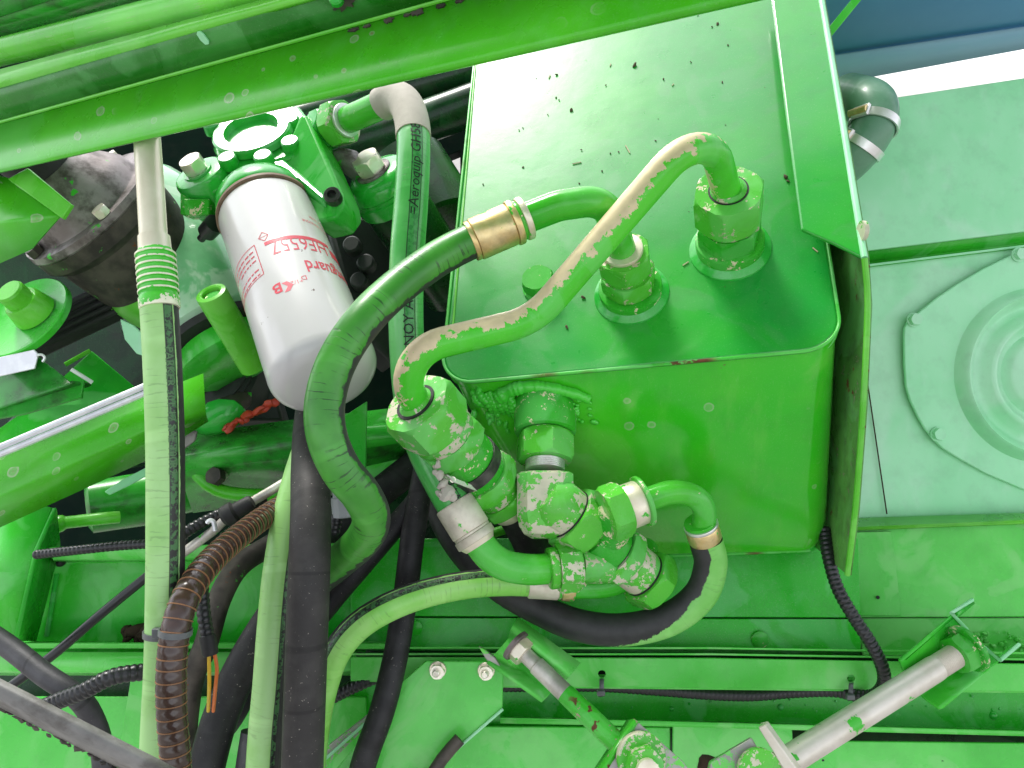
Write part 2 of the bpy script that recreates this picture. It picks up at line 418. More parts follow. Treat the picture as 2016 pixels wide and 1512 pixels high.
M['flange'] = metal('dirty_alloy', (.20, .165, .16), (.34, .30, .31), .5, .4, green=.24, dirt=.9, sc_=25)
M['soot'] = metal('sooty_iron', (.035, .03, .026), (.10, .085, .07), .6, .3, green=.12, rust=.12, sc_=40)
M['rodgrey'] = metal('scuffed_rod', (.30, .28, .25), (.55, .52, .47), .45, .5, green=.18, rust=.18, sc_=45)
M['rodpale'] = metal('pale_zinc_rod', (.50, .45, .38), (.62, .57, .51), .42, .4, green=.30, sc_=30)
M['trim'] = metal('grey_trim_bar', (.17, .165, .16), (.27, .26, .25), .6, .0, dirt=.75, sc_=30)
M['silver'] = metal('silver_strip', (.60, .60, .64), (.72, .72, .76), .35, .5)
M['blackmetal'] = metal('black_band', (.05, .05, .05), (.14, .14, .13), .35, .7, green=.1)

def flat(name, c, rough=.5, spec=.5, c2=None, sc_=200, bump=0.15, metal_=0.0):
    g = NG(name); v = g.coord()
    cc = g.mix(g.noise(v, sc_, 4), c, c2 or [x * .7 for x in c])
    return g.fin(cc, g.math('MULTIPLY_ADD', g.noise(v, 60, 4), .2, rough - .1), metal_, spec, g.noise(v, sc_ * 3, 2), bump, .0005)
M['rubber'] = None
def rubber(name, c=(.022, .021, .022), c2=(.05, .048, .05), rough=.55, dusty=.5):
    g = NG(name); v = g.coord()
    cc = g.mix(g.step(g.noise(v, 60, 5), .4, .7), c, c2)
    sp = g.step(g.noise(v, 520, 2, .5), .71, .74); sp2 = g.step(g.noise(g.scale(v, (1, 1, .3)), 240, 4, .6, 1.5), .71, .74)
    cc = g.mix(g.math('MULTIPLY', g.math('MAXIMUM', sp, sp2), dusty), cc, (.42, .38, .33))
    wrap = g.n('ShaderNodeTexWave', {'Vector': g.scale(g.uvs, (1, .03, 0)), 'Scale': 6.0, 'Distortion': 6.0, 'Detail': 2.0, 'Detail Scale': 1.5}, wave_type='BANDS', bands_direction='X').outputs['Fac']
    ln = g.step(wrap, .985, .999)
    cc = g.mix(g.math('MULTIPLY', ln, .5), cc, (.006, .006, .006))
    return g.fin(cc, g.math('MULTIPLY_ADD', g.noise(v, 80, 4), .2, rough - .1), 0, .4, g.noise(v, 700, 3), .25, .0006)
M['rubber'] = rubber('black_rubber', (.010, .0095, .011), (.024, .023, .025))
M['rubber2'] = rubber('dark_grey_rubber', (.030, .027, .027), (.046, .042, .041), .6, .7)
M['rubber3'] = rubber('grey_rubber', (.05, .048, .055), (.075, .072, .08), .5, .2)
def hose(name, g1, g2, c0=0.0, wid=.30, soft=.05, strip=None, cracks=.6, scuff=.25, rough=.38, coat=.15, umax=None, sc=((.012, .014, .013), (.05, .17, .05))):
    """paint-sprayed rubber hose: paint covers the angle band c0 +- wid (fractions of a turn), bare rubber elsewhere"""
    g = NG(name); v = g.coord(); sx = g.n('ShaderNodeSeparateXYZ', {0: g.uvs}); a = sx.outputs[1]; u = sx.outputs[0]
    d = g.math('ABSOLUTE', g.math('SUBTRACT', a, c0)); d = g.math('MINIMUM', d, g.math('SUBTRACT', 1.0, d))
    nz = g.noise(v, 70, 7, .62)
    if umax:
        k_ = g.math('MINIMUM', 1.0, g.math('MULTIPLY', 1.7, g.math('SUBTRACT', 1.0, g.math('DIVIDE', u, umax)))); wid = g.math('MULTIPLY', wid, k_)
        nz = g.mixf(g.step(u, umax * .3, umax), nz, g.math('MULTIPLY_ADD', g.noise(g.scale(v, (1, 1, .5)), 150, 8, .75), 2.6, -.8))
    pf = g.step(g.math('ADD', g.math('SUBTRACT', wid, d), g.math('MULTIPLY', g.math('SUBTRACT', nz, .5), soft * 4)), -soft * .2, soft * .2)
    black = g.mix(g.noise(v, 120, 4), (.012, .012, .013), (.045, .045, .045))
    grn = g.mix(g.step(g.noise(v, 26, 4), .35, .65), g1, g2)
    c = grn
    h = g.math('MULTIPLY', g.noise(v, 300, 3), .2)
    if cracks:
        wv = g.n('ShaderNodeTexWave', {'Vector': g.scale(g.uvs, (1, .012, 0)), 'Scale': 62.0, 'Distortion': 7.0, 'Detail': 4.0, 'Detail Scale': 2.5}, wave_type='BANDS', bands_direction='X').outputs['Fac']
        brk = g.step(g.noise(v, 60, 3), .48, .6)
        ck = g.math('MULTIPLY', g.math('MULTIPLY', g.step(wv, .93, .99), brk), cracks)
        c = g.mix(ck, c, (.01, .05, .01)); h = g.math('SUBTRACT', h, g.math('MULTIPLY', ck, .5))
        wv2 = g.n('ShaderNodeTexWave', {'Vector': g.scale(g.uvs, (1, .06, 0)), 'Scale': 5.5, 'Distortion': 3.0, 'Detail': 2.0}, wave_type='BANDS', bands_direction='X').outputs['Fac']
        rd = g.math('MULTIPLY', g.math('MULTIPLY', g.step(wv2, .94, .99), g.step(g.noise(v, 40, 2), .45, .6)), .22)
        c = g.mix(rd, c, [min(1, x * 1.6 + .03) for x in g2]); h = g.math('ADD', h, rd)
    if scuff:
        sc2 = g.step(g.noise(g.scale(v, (1.6, 1.6, .7)), 34, 8, .7, .5), .72 - scuff * .16, .74 - scuff * .16)
        c = g.mix(sc2, c, black)
    if strip:
        s0, s1 = strip
        ins = g.math('MULTIPLY', g.step(a, s0 - .004, s0 + .004), g.math('SUBTRACT', 1.0, g.step(a, s1 - .004, s1 + .004)))
        mot = g.step(g.noise(v, 260, 4, .65), .45, .53)
        c = g.mix(ins, c, g.mix(mot, *sc))
        ed = g.math('MINIMUM', g.math('ABSOLUTE', g.math('SUBTRACT', a, s0)), g.math('ABSOLUTE', g.math('SUBTRACT', a, s1)))
        el = g.math('SUBTRACT', 1.0, g.step(ed, .002, .007)); c = g.mix(g.math('MULTIPLY', el, .85), c, (.006, .008, .006)); h = g.math('SUBTRACT', h, g.math('MULTIPLY', el, .6))
    c = g.mix(pf, black, c); rg = g.mixf(pf, .55, rough)
    return g.fin(c, rg, 0, .5, h, .4, .001, g.math('MULTIPLY', pf, coat))
HG1, HG2 = (.032, .22, .018), (.062, .32, .032)
HP1, HP2 = (.29, .58, .17), (.37, .65, .25)
M['hose_curve'] = hose('sprayed_hose_mid_green', HG1, HG2, .135, .27, .05, None, .8, .40)
M['hose_left'] = hose('sprayed_hose_shaded_side', HP1, HP2, .16, .285, .012, (-.11, -.035), .25, .22, .42)  # bare rubber side also carries the shade on the hose's right
M['hose_pale'] = hose('sprayed_hose_pale_smooth', HP1, HP2, .17, .26, .012, (-.12, -.05), .2, .12, .42)
M['hose_long'] = hose('sprayed_hose_clean', (.06, .40, .07), (.13, .50, .14), .03, .34, .01, (-.085, .01), .25, .06, .3, .5, sc=((.03, .24, .05), (.06, .34, .08)))
M['hose_cross'] = hose('sprayed_hose_top_black', (.22, .64, .09), (.34, .72, .18), -.09, .25, .02, (.062, .14), .25, .12, .38)
M['hose_loop'] = hose('half_sprayed_loop_hose', (.15, .52, .08), (.23, .60, .14), -.21, .215, .03, None, .15, .30, umax=.135)
M['hose_brown'] = flat('brown_conduit_plastic', (.040, .020, .016), .2, .6, (.065, .036, .028), 40, .05)
M['rib_brown'] = flat('tan_conduit_rib', (.30, .14, .06), .4, .5)
M['conduit'] = flat('black_conduit_plastic', (.010, .010, .012), .3, .5, (.022, .022, .025), 60, .1)
M['greyelbow'] = paint('greyish_rubber_elbow', (.05, .14, .08), (.09, .18, .12), fade=.4, fadecol=(.22, .30, .26), rust=0, rough=.34)
def whitecan():
    g = NG('white_enamel'); v = g.coord()
    c = g.mix(g.noise(v, 20, 4), (.55, .53, .535), (.63, .605, .61))
    ch = g.step(g.noise(v, 85, 6, .6), .70, .72); c = g.mix(ch, c, (.10, .05, .03))
    c = g.mix(g.math('MULTIPLY', g.step(g.noise(g.scale(v, (1, 1, .3)), 60, 5), .55, .75), .12), c, (.5, .46, .40))
    return g.fin(c, .26, 0, .5, g.noise(v, 300, 2), .06, .0005, .3)
M['white'] = whitecan()
M['print'] = flat('red_print', (.78, .07, .11), .4)
M['rustrim'] = flat('rusty_rim', (.12, .045, .025), .6, .4, (.30, .22, .16), 120)
M['black'] = flat('matt_black', (.012, .012, .013), .6, .4, (.03, .03, .03))
M['engine'] = flat('dark_engine_casting', (.010, .012, .011), .55, .5, (.025, .035, .028), 60, .3)
M['red'] = flat('red_sealant', (.55, .05, .02), .45, .5, (.40, .04, .02), 150, .3)
M['redcap'] = flat('red_plastic', (.65, .05, .03), .4)
M['greyplastic'] = flat('grey_plastic', (.42, .44, .47), .4, .5, (.36, .38, .41))
M['yellow'] = flat('yellow_wire', (.80, .50, .02), .4)
M['orange'] = flat('orange_wire', (.80, .18, .03), .4)
M['tie'] = flat('zip_tie_plastic', (.06, .065, .07), .35, .6, (.16, .17, .18), 80)
M['putty'] = flat('dried_putty', (.55, .50, .44), .7, .3, (.42, .38, .33), 120, .5)
M['soil'] = flat('caked_dirt', (.07, .045, .03), .9, .2, (.03, .02, .015), 160, 1.0)
M['bluegrey'] = flat('blue_grey_sheet', (.07, .24, .42), .45, .5, (.10, .29, .48), 20, .05)
M['bluegrey2'] = flat('light_blue_grey_sheet', (.22, .38, .52), .45, .5, (.26, .42, .56), 20, .05)
M['speck'] = flat('chaff_speck', (.06, .045, .03), .8, .3, (.16, .12, .07))
M['straw'] = flat('straw_chip', (.62, .55, .36), .7, .3)
M['ink'] = flat('dark_print', (.010, .016, .012), .5, .4)
M['yard'] = flat('concrete_yard', (.25, .24, .22), .85, .3, (.30, .29, .27), 3, .3)
# ================================================================ SCENE
# ---------------------------------------------------------------- ground and machine body behind
g = MB(); S = 60
g.add([V3((-S, -S, 0)), V3((S, -S, 0)), V3((S, S, 0)), V3((-S, S, 0))], [[0, 1, 2, 3]])
g.build('ground', M['yard'], kind='structure', label='pale concrete yard under the machine')

def panel(name, mat, pts, th, label, cat, bevel=.0012, parent=None, holes=(), **k):
    mb = MB(); mb.slab(PL(*pts) if not isinstance(pts[0], V3) else pts, th, holes=holes)
    return mb.build(name, mat, parent, bevel=bevel, label=label, cat=cat, **k)

# dark engine-side wall behind the left half, and dark green side plate
ew = [P(-300, -20, 1.3), P(1150, -60, 1.3), P(1150, 1250, 1.2)]; ew.append(ew[0] + ew[2] - ew[1])
wp = plane3(ew[0], ew[1], ew[2])
panel('engine_wall', M['wall'], ew, .03, 'dark grimy green engine wall, gap shade in its colour, behind the hoses', 'wall', holes=[[wp(866, 312), wp(906, 296), wp(906, 378), wp(860, 372)]])
HZ = 2.75
blocker = MB(); blocker.sheet([[V3((-2.2, -.12, HZ + .12)), V3((2.2, -.12, HZ + .12))], [V3((-2.2, .2, HZ)), V3((2.2, .2, HZ))], [V3((-2.2, .78, HZ)), V3((2.2, .78, HZ))]], .05)  # added sheet out of view, keeps overhead sky light off the bay
blocker.build('sky_blocker_sheet', M['grimy'], label='unseen green sheet added overhead to block sky light', cat='blocker', solid=.004)

# ---------------------------------------------------------------- tank
NT_ = (RT * -.25 + UP * .50 + FW * -.83).normalized()
T = Plane(P(940, 750, .66), NT_)
c0, c1 = T(868, 757), T(1660, 684)
tl, tr = T(953, -60), T(1545, -60)
fb = P(1430, 1105, .72)
FP = plane3(T(940, 750), T(1600, 690), fb)
tank = thing('oil_tank', 'large green oil tank with rounded seam and three pipe ports on its sloping lid', 'tank', FP(1300, 900))
lid = fillet([tl, c0, c1, tr], .030, 10, 6)
mb = MB(); mb.slab(lid, .0055, -NT_); mb.build('lid', M['tank_top'], tank, bevel=.0026, seg=3, ang=50)
cen = sum(lid, V3((0, 0, 0))) / len(lid)
ins = [p + (cen - p).normalized() * .0016 - NT_ * .004 for p in fillet([tl, c0, c1, tr], .030, 10, 6)]
bl, br = FP(1078, 1112), FP(1626, 1094)
back = -NT_
tlb = P(1010, 560, 1.05); trb = P(1590, 600, .95)
bot = fillet([tlb, bl, br, trb], .020, 10, 6)
mb = MB(); rg = []
cb = sum(bot, V3((0, 0, 0))) / len(bot); dn = (bl - c0).normalized()
for k in range(9):
    t = k / 8
    rg.append([a.lerp(b, t) for a, b in zip(ins, bot)])
rg[-1] = [p - dn * .010 for p in rg[-1]]
for s_, q_ in ((.0035, .0018), (.0075, .0050), (.0100, .0095)): rg.append([p - dn * .010 + dn * s_ + (cb - p).normalized() * q_ for p in bot])
mb.rings(rg, [k * .03 for k in range(12)], True, True)
mb.build('tank_body', M['tank'], tank, ang=50)
# pressed ridge line just under the lid rim
rim = [p - NT_ * .0105 + (p - cen).normalized() * -.0006 for p in fillet([tl, c0, c1, tr], .030, 10, 6)]
mb = MB(); mb.tube(rim, .0016, 8); mb.build('seam_ridge', M['tank'], tank)
# rim bead rusted
rb = [p + NT_ * .0002 + (p - cen).normalized() * .0004 for p in lid]
mb = MB(); mb.tube(rb, .0014, 8)
M['weld'] = paint('weld_paint', (.03, .33, .02), (.05, .38, .03), fade=.3, rust=.2, rough=.2, coat=.4, bump=.4)
M['rimbead'] = paint('rusty_rim_paint', (.035, .30, .03), (.07, .36, .06), fade=.4, wear=.03, rust=1.5, wearcol=(.4, .36, .26))
mb.build('rim_bead', M['rimbead'], tank)
# raised edge strip along the left of the lid
mb = MB(); mb.tube([T(951, -40, .0003), T(887, 700, .0003)], .0011, 8); mb.build('edge_crease', M['lime'], tank)
# ports: welded bosses on the lid
def port(u, v, r1, r2, h, w):
    p = T(u, v)
    mb = MB(); mb.lathe(p - NT_ * .001, NT_, [(0, r1 + w), (.0025, r1 + w * .9), (.005, r1 + w * .35), (.0065, r1)], 48, c0=False, c1=False)
    mb.build('weld_bead', M['cast'], tank)
    mb = MB(); mb.lathe(p, NT_, [(0, r1), (h - .002, r1), (h - .0005, r1 - .0005), (h, r1 - .002), (h, r2), (h - .003, r2 - .001)], 48)
    mb.build('port_boss', M['fit0'], tank)
    return p + NT_ * h
pA = port(1437, 490, .0285, .023, .015, .006)
pB = port(1243, 578, .0270, .020, .012, .0055)
# plug bolt on the lid
mb = MB(); mb.lathe(T(1064, 566), NT_, [(0, .016), (.002, .016), (.0025, .0155)], 32); mb.build('plug_washer', M['green'], tank)
mb = MB(); mb.hexa(T(1064, 566, .0025), NT_, .026, .013, rot=.35); mb.build('plug_bolt', M['fit0'], tank)
# welded outlet boss on the front face
ax = D(-.02, -.86, -.42)
ob = FP(1070, 800, -.012)
mb = MB(); mb.lathe(ob, ax, [(0, .0265), (.030, .0265), (.0315, .026), (.0325, .0245), (.0325, .021), (.030, .020)], 48); mb.build('outlet_boss', M['fit0'], tank)
outlet_end = ob + ax * .0325
mb = MB(); q = random.Random(3)
bd_ = smooth([FP(*t) for t in ((982, 782, .001), (1010, 766, .001), (1050, 760, .001), (1095, 765, .001), (1135, 776, .0005), (1160, 788, -.001))], .0008)
mb.tube(bd_, lambda s, L: .0062 * (1 - .45 * s / L) * (1 + .05 * math.sin(s * 1100 + 2 * math.sin(s * 310)) + .07 * math.sin(s * 390)) + .0004, 16)
for k in range(11):
    u0, v0 = 932 + k * 7.5, 778 - k * 1.2 + q.uniform(-4, 4); u1, v1 = u0 + q.uniform(14, 34), v0 + 26 + k * 3.2 + q.uniform(-6, 8)
    ph = q.uniform(0, 6); rr0 = q.uniform(.0026, .0040)
    mb.tube(smooth([FP(u0, v0, -.001), FP((u0 + u1) / 2 + q.uniform(-6, 6), (v0 + v1) / 2, .0012), FP(u1, v1, -.001)], .0009), lambda s, L: rr0 * (.55 + .45 * math.sin(math.pi * min(1, s / L * .9 + .1))) * (1 + .12 * math.sin(s * 1700 + ph)), 12)
for k in range(22):
    mb.blob(FP(q.uniform(930, 1010), q.uniform(772, 850), -.0016), q.uniform(.002, .0034), D(q.uniform(-.4, .4), -1, 0), q.uniform(1.2, 2), seed=50 + k, rough=.3)
for k in range(26):
    mb.blob(FP(1118 + abs(q.gauss(0, 22)), q.uniform(790, 838), -.0008), q.uniform(.0009, .0024), D(1, q.uniform(-.5, .5), 0), 1.3, seed=90 + k, rough=.5)
mb.build('weld_bead', M['weld'], tank, ang=180)
# loose chaff specks lying on the lid
mb = MB(); ms = MB()
for (u, v, s) in [(1250, 130, 5), (1124, 218, 5), (1412, 48, 4), (1402, 54, 2), (1096, 148, 3), (1095, 193, 2.5), (1101, 198, 2), (1306, 157, 2.5), (1422, 163, 2.5), (1030, 253, 2), (1079, 227, 2), (1291, 278, 2), (1030, 330, 2.5), (1547, 349, 5), (1552, 357, 3), (1148, 587, 4), (1116, 645, 4), (1022, 257, 2), (1360, 123, 2), (1433, 90, 2), (1193, 169, 2), (1374, 30, 2), (1145, 296, 2), (1202, 303, 2), (1218, 300, 2), (952, 364, 2), (1141, 362, 2), (1186, 338, 2)]:
    mb.blob(T(u, v, .0008), px(s * .65, .72), D(rnd.uniform(-1, 1), rnd.uniform(-1, 1), 0), 1.5, seed=int(u), rough=.6)
for k in range(14):
    u = rnd.uniform(960, 1530); v = rnd.uniform(90, 640)
    (mb if rnd.random() < .75 else ms).blob(T(u, v, .0004), px(rnd.uniform(.5, 1.1), .72), D(rnd.uniform(-1, 1), rnd.uniform(-1, 1), 0), 1.4, seed=k, sub=1)
mb.build('chaff', M['speck'], kind='stuff', label='dark chaff specks scattered over the sloping tank lid')
for (u, v, a, l) in [(1136, 322, 0, 9), (1082, 152, 1.4, 5), (1202, 129, 1.4, 4), (1605, 493, -1, 6), (1236, 295, -1.2, 12), (1350, 520, .6, 6), (1325, 168, 1, 3)]:
    d = D(math.cos(a), math.sin(a), 0); d = (d - NT_ * d.dot(NT_)).normalized(); ms.tube([T(u, v, .0008) + d * px(l, .75), T(u, v, .0008) - d * px(l, .75)], .0006, 6)
ms.build('straw_chips', M['straw'], kind='stuff', label='pale straw chips lying on the sloping tank lid')

# ---------------------------------------------------------------- steel pipe with its two nuts
pipe_r = .0112
jA = thing('pipe_adapter', 'two green hex fittings screwed into the upper right tank port', 'fitting', pA)
e = stack(jA, pA - NT_ * .004, NT_, [('adapter_hex', 'hex', .046, .024, M['fit0'], .25), ('adapter_neck', 'cyl', .0185, .004, M['fit0'])])
pipe = thing('steel_pipe', 'bent steel pipe with chipped green paint arching from tank port to lower left coupling', 'pipe', T(1200, 400, .06))
mb = MB(); mb.hexa(e, NT_, .050, .032, rot=.15, hole=.0145); mb.build('pipe_nut', M['fit'], pipe)
e2 = e + NT_ * .032
mb = MB(); mb.lathe(e2 - NT_ * .001, NT_, [(0, .0142), (.0022, .0140), (.0035, .0125), (.0045, pipe_r + .0003)], 40); mb.build('pipe_sleeve', M['fit'], pipe)
mb = MB(); mb.lathe(e2 - NT_ * .0006, NT_, [(0, .0155), (.0009, .0155)], 40); mb.build('seal_ring', M['black'], pipe)
cpA = P(818, 792, .572); axC = (P(1015, 1010, .665) - cpA).normalized()
k1 = P(1392, 235, .545); k2 = P(1050, 632, .572); k3 = P(752, 702, .545)
path = fillet([e2 - NT_ * .01, k1, k2, k3, cpA + axC * .008], [.036, .055, .030], 12, 10)
mb = MB(); mb.tube(path, pipe_r, 32); mb.build('pipe_tube', M['pipe'], pipe)
mb = MB(); mb.lathe(cpA + axC * .003, -axC, [(0, .0150), (.002, .0150), (.004, .0135), (.006, pipe_r)], 40); mb.build('pipe_sleeve', M['fit2'], pipe)
mb = MB(); mb.lathe(cpA + axC * .0015, -axC, [(0, .0162), (.0021, .0162)], 40); mb.build('seal_ring', M['black'], pipe)
# lower left coupling
cp = thing('pipe_coupling', 'worn hex coupling stack below the chipped steel pipe, steel band clamp around it', 'coupling', cpA)
mb = MB(); mb.hexa(cpA + axC * .0006, axC, .052, .030, rot=.42, hole=.0165); mb.build('union_nut', M['fit2'], cp)
ce = stack(cp, cpA + axC * .0306, axC, [('shoulder', 'cyl', .0252, .010, M['fit2']), ('body_hex', 'hex', .049, .016, M['fit2'], .1), ('sleeve', 'cyl', .0238, .036, M['fit0']), ('tail_hex', 'hex', .050, .016, M['fit'], .3), ('tail', 'cyl', .0215, .012, M['fit2']), ('tail_nut', 'hex', .044, .013, M['fit'], .2), ('tail_end', 'cyl', .018, .012, M['zinc'])])
band = thing('hose_clamp', 'dark steel band clamp with open screw ends on green coupling', 'clamp', cpA + axC * .075)
bp = cpA + axC * .074
mb = MB(); mb.lathe(bp, axC, [(0, .0241), (0, .0252), (.0105, .0252), (.0105, .0241)], 48, c0=False, c1=False); mb.build('band', M['blackmetal'], band)
x, y = basis(axC, CAM - bp)
s0 = bp + axC * .005
def onb(deg, r, z=0): return s0 + (x * math.cos(R(deg)) + y * math.sin(R(deg))) * r + axC * z
def near_px(u, v):
    best = None
    for k in range(360):
        w = onb(k, .0252); r = w - CAM; e_ = (1008 + r.dot(RT) / r.dot(FW) * F - u) ** 2 + (756 - r.dot(UP) / r.dot(FW) * F - v) ** 2
        if (w - s0).dot(CAM - s0) > 0 and (best is None or e_ < best[0]): best = (e_, k)
    return best[1]
kA = near_px(905, 925); kB = near_px(930, 960)
a1, a2 = onb(kA, .0254), onb(kB, .0254)
ta = (P(866, 905, .572) - a1).normalized(); tb = (P(868, 935, .572) - a2).normalized()
mb = MB(); mb.box(a1 + ta * .011, ta * .013, axC * .0050, ta.cross(axC).normalized() * .0008); mb.build('lug', M['rodgrey'], band, bevel=.0003)
mb = MB(); mb.box(a2 + tb * .013, tb * .015, axC * .0050, tb.cross(axC).normalized() * .0008); mb.build('lug', M['steel'], band, bevel=.0003)
mb = MB(); mb.tube([a1 + ta * .020, a2 + tb * .024], .0024, 10); mb.build('clamp_screw', M['bolt'], band)
pt = thing('putty_lump', 'small pale lump of dried putty stuck on green hose beside the band clamp', 'lump', P(880, 970, .585))
mb = MB()
for k, (u, v, r) in enumerate([(862, 915, 8), (866, 935, 9), (872, 955, 10), (880, 968, 14), (868, 972, 10), (888, 976, 10), (858, 930, 6)]): mb.blob(P(u, v, .578), px(r, .58), seed=k, rough=.6)
mb.build('lump', M['putty'], pt)

# ---------------------------------------------------------------- outlet elbow block and tee manifold
mf = thing('elbow_manifold', 'worn forged elbow and tee manifold screwed under the tank outlet boss', 'manifold', outlet_end)
e = stack(mf, outlet_end - ax * .003, ax, [('adapter_neck', 'cyl', .0195, .004, M['fit0']), ('adapter_hex', 'hex', .043, .024, M['fit'], .26), ('threads', 'thread', .0165, .011, M['steel'])])
dB = (e - CAM).dot(FW) - .006
axM = (P(1240, 1128, dB + .030) - P(1062, 985, dB)).normalized()
# forged block: square-shouldered lofted body from the thread down into the oblique outlet
b0 = e - ax * .0005
axb = D(.0, -.97, -.22); xs, ys = basis(axb, CAM - b0)
ctr = P(1072, 974, dB - .014)
def octo(c, x, y, w, k):
    pts = [(w, w - k), (w - k, w), (k - w, w), (-w, w - k), (-w, k - w), (k - w, -w), (w - k, -w), (w, k - w)]
    return [c + x * p + y * q for p, q in pts]
xm, ym = basis(axM, CAM - ctr)
mb = MB()
rg = [octo(b0 + axb * t, xs, ys, w, k) for t, w, k in ((0, .0195, .0085), (.0022, .0228, .0085), (.036, .0228, .0085), (.044, .0212, .0082), (.050, .0175, .0068), (.0535, .0110, .0045))]
mb.rings(rg, [i * .01 for i in range(len(rg))])
mb.lathe(ctr, axM, [(0, .014), (.006, .0195), (.012, .0218), (.0275, .0216)], 40)
mb.build('elbow_block', M['fit2'], mf, ang=28)
m0 = ctr + axM * .0265
mb = MB(); mb.lathe(m0 - axM * .0002, axM, [(0, .0224), (.0012, .0224)], 40); mb.build('seal_ring', M['black'], mf)
mb = MB(); mb.hexa(m0 + axM * .001, axM, .050, .022, rot=.40); mb.build('swivel_nut', M['fit2'], mf)
e = stack(mf, m0 + axM * .0225, axM, [('neck', 'cyl', .0190, .006, M['fit']), ('tee_body', 'cyl', .0212, .026, M['fit0'])])
mb = MB(); mb.lathe(e - axM * .0003, axM, [(0, .0200), (.0012, .0200)], 40); mb.build('seal_ring', M['black'], mf)
e = stack(mf, e + axM * .0008, axM, [('lower_nut', 'hex', .045, .014, M['fit2'], .2), ('lower_body', 'cyl', .0200, .020, M['fit2']), ('seal_ring', 'cyl', .0202, .0012, M['black']), ('end_cap', 'hex', .046, .016, M['fit'], .35)])
teeC = m0 + axM * .042
teeD = m0 + axM * .080

# ---------------------------------------------------------------- loop hose (upper branch)
lh = thing('hydraulic_hose', 'thick half black loop hose with swan neck elbow curling under the tank', 'hose', P(1390, 1080, .6), 'hydraulic hoses with crimped ends')
n1 = P(1222, 1003, .612); n2 = P(1272, 984, .617); axN = (n2 - n1).normalized()
st0 = teeC.lerp(n1, .25)
mb = MB(); mb.lathe(st0, (n1 - st0).normalized(), [(0, .0165), ((n1 - st0).length, .0165)], 32); mb.build('branch_stub', M['fit0'], mf)
e = stack(lh, n1 - axN * .0135, axN, [('hose_nut', 'hex', .0395, .017, M['fit'], .5), ('collar', 'cyl', .0180, .014, M['zinc']), ('collar_lip', 'cyl', .0208, .0035, M['fit'])])
epath = fillet([e - axN * .004, P(1335, 962, .617), P(1392, 990, .626), P(1384, 1035, .634)], .034, 10, 4)
mb = MB(); mb.tube(smooth(epath, .004), .0096, 28); mb.build('elbow_tube', M['elbow'], lh)
f0 = P(1377, 1026, .634); f1 = P(1392, 1072, .643); axF = (f1 - f0).normalized()
stack(lh, f0, axF, [('ferrule_lip', 'cyl', .0132, .003, M['elbow']), ('ferrule_ring', 'cyl', .0143, .003, M['steel']), ('ferrule', 'cyl', .0140, .013, M['brass'])])
hp = smooth(PL((1390, 1066, .642), (1399, 1112, .646), (1378, 1172, .65), (1315, 1220, .655), (1225, 1240, .662), (1135, 1230, .67), (1055, 1196, .685), (985, 1155, .70), (925, 1100, .715), (880, 1035, .735), (850, 960, .76)), .004)
mb = MB(); mb.tube(hp, .0138, 28); mb.build('hose_tube', M['hose_loop'], lh)

# ---------------------------------------------------------------- long printed hose from the filter head
lo = thing('hydraulic_hose', 'long glossy green hose with printed line hanging from filter head to manifold tee', 'hose', P(810, 500, .63), 'hydraulic hoses with crimped ends')
lp = smooth(PL((752, 206, .715), (775, 193, .705), (797, 203, .690), (811, 240, .672), (814, 300, .655), (809, 400, .640), (802, 500, .632), (799, 600, .628), (802, 700, .625), (811, 790, .62), (835, 880, .618), (872, 955, .613), (900, 1003, .610)), .004)
mb = MB(); mb.tube(lp, .0142, 30); mb.build('hose_tube', M['hose_long'], lo)
mb = MB(); mb.tube(lp[:22], lambda s, L: .0152, 30); mb.build('bend_sleeve', M['putty'], lo)
f0 = P(893, 990, .611); f1 = P(948, 1078, .606); axF = (f1 - f0).normalized()
e = stack(lo, f0, axF, [('ferrule', 'cyl', .0163, .026, M['ferrule']), ('ferrule_groove', 'cyl', .0155, .002, M['ferrule']), ('ferrule_ring', 'cyl', .0166, .007, M['ferrule']), ('ferrule_tail', 'cone', .0150, .004, M['zinc'], .0125)])
n3 = P(1075, 1120, .618)
ep = smooth([f1 - axF * .012, P(962, 1092, .606), P(995, 1113, .609), P(1040, 1121, .613), n3], .004)
mb = MB(); mb.tube(ep, .0122, 28); mb.build('elbow_tube', M['elbow'], lo)
n4 = P(1150, 1112, .624); axN = (n4 - n3).normalized()
e = stack(lo, n3 + axN * .002, axN, [('collar', 'cyl', .0165, .007, M['fit2']), ('hose_nut', 'hex', .036, .018, M['fit2'], .52)])
st = MB(); st.lathe(e - axN * .002, (teeD - e).normalized(), [(0, .0135), ((teeD - e).length, .0135)], 32); st.build('branch_stub', M['fit'], mf)
# head fitting of that hose
h0 = P(622, 262, .775); h1 = P(760, 204, .715); axH = (h1 - h0).normalized()
hf = thing('head_adapter', 'pale green hex adapter screwed into the top right of the filter head', 'fitting', h0)
e = stack(hf, h0, axH, [('adapter_stub', 'cyl', .0165, .006, M['fit0']), ('adapter_hex', 'hex', .036, .016, M['cast'], .3), ('adapter_neck', 'cyl', .0150, .004, M['fit0'])])
e = stack(lo, e, axH, [('hose_nut', 'hex', .040, .017, M['fit2'], .2), ('collar', 'cyl', .0165, .004, M['steel']), ('neck', 'cyl', .0128, .020, M['elbow'])])
mb = MB(); mb.tube(smooth([e - axH * .006, lp[0] + (e - lp[0]) * .3, lp[2]], .004), .0128, 24); mb.build('elbow_tube', M['elbow'], lo)
vs_, fs_ = text_mesh('=Aeroquip GH585-16  XX 16 WP', .0118, .15)
mb = MB(); L_, _ = frames(lp)
def s_at(v):
    for i, p in enumerate(lp):
        q = p - CAM; vv = 756 - q.dot(UP) / q.dot(FW) * F
        if vv > v and i > 18: return L_[i]
    return L_[-1]
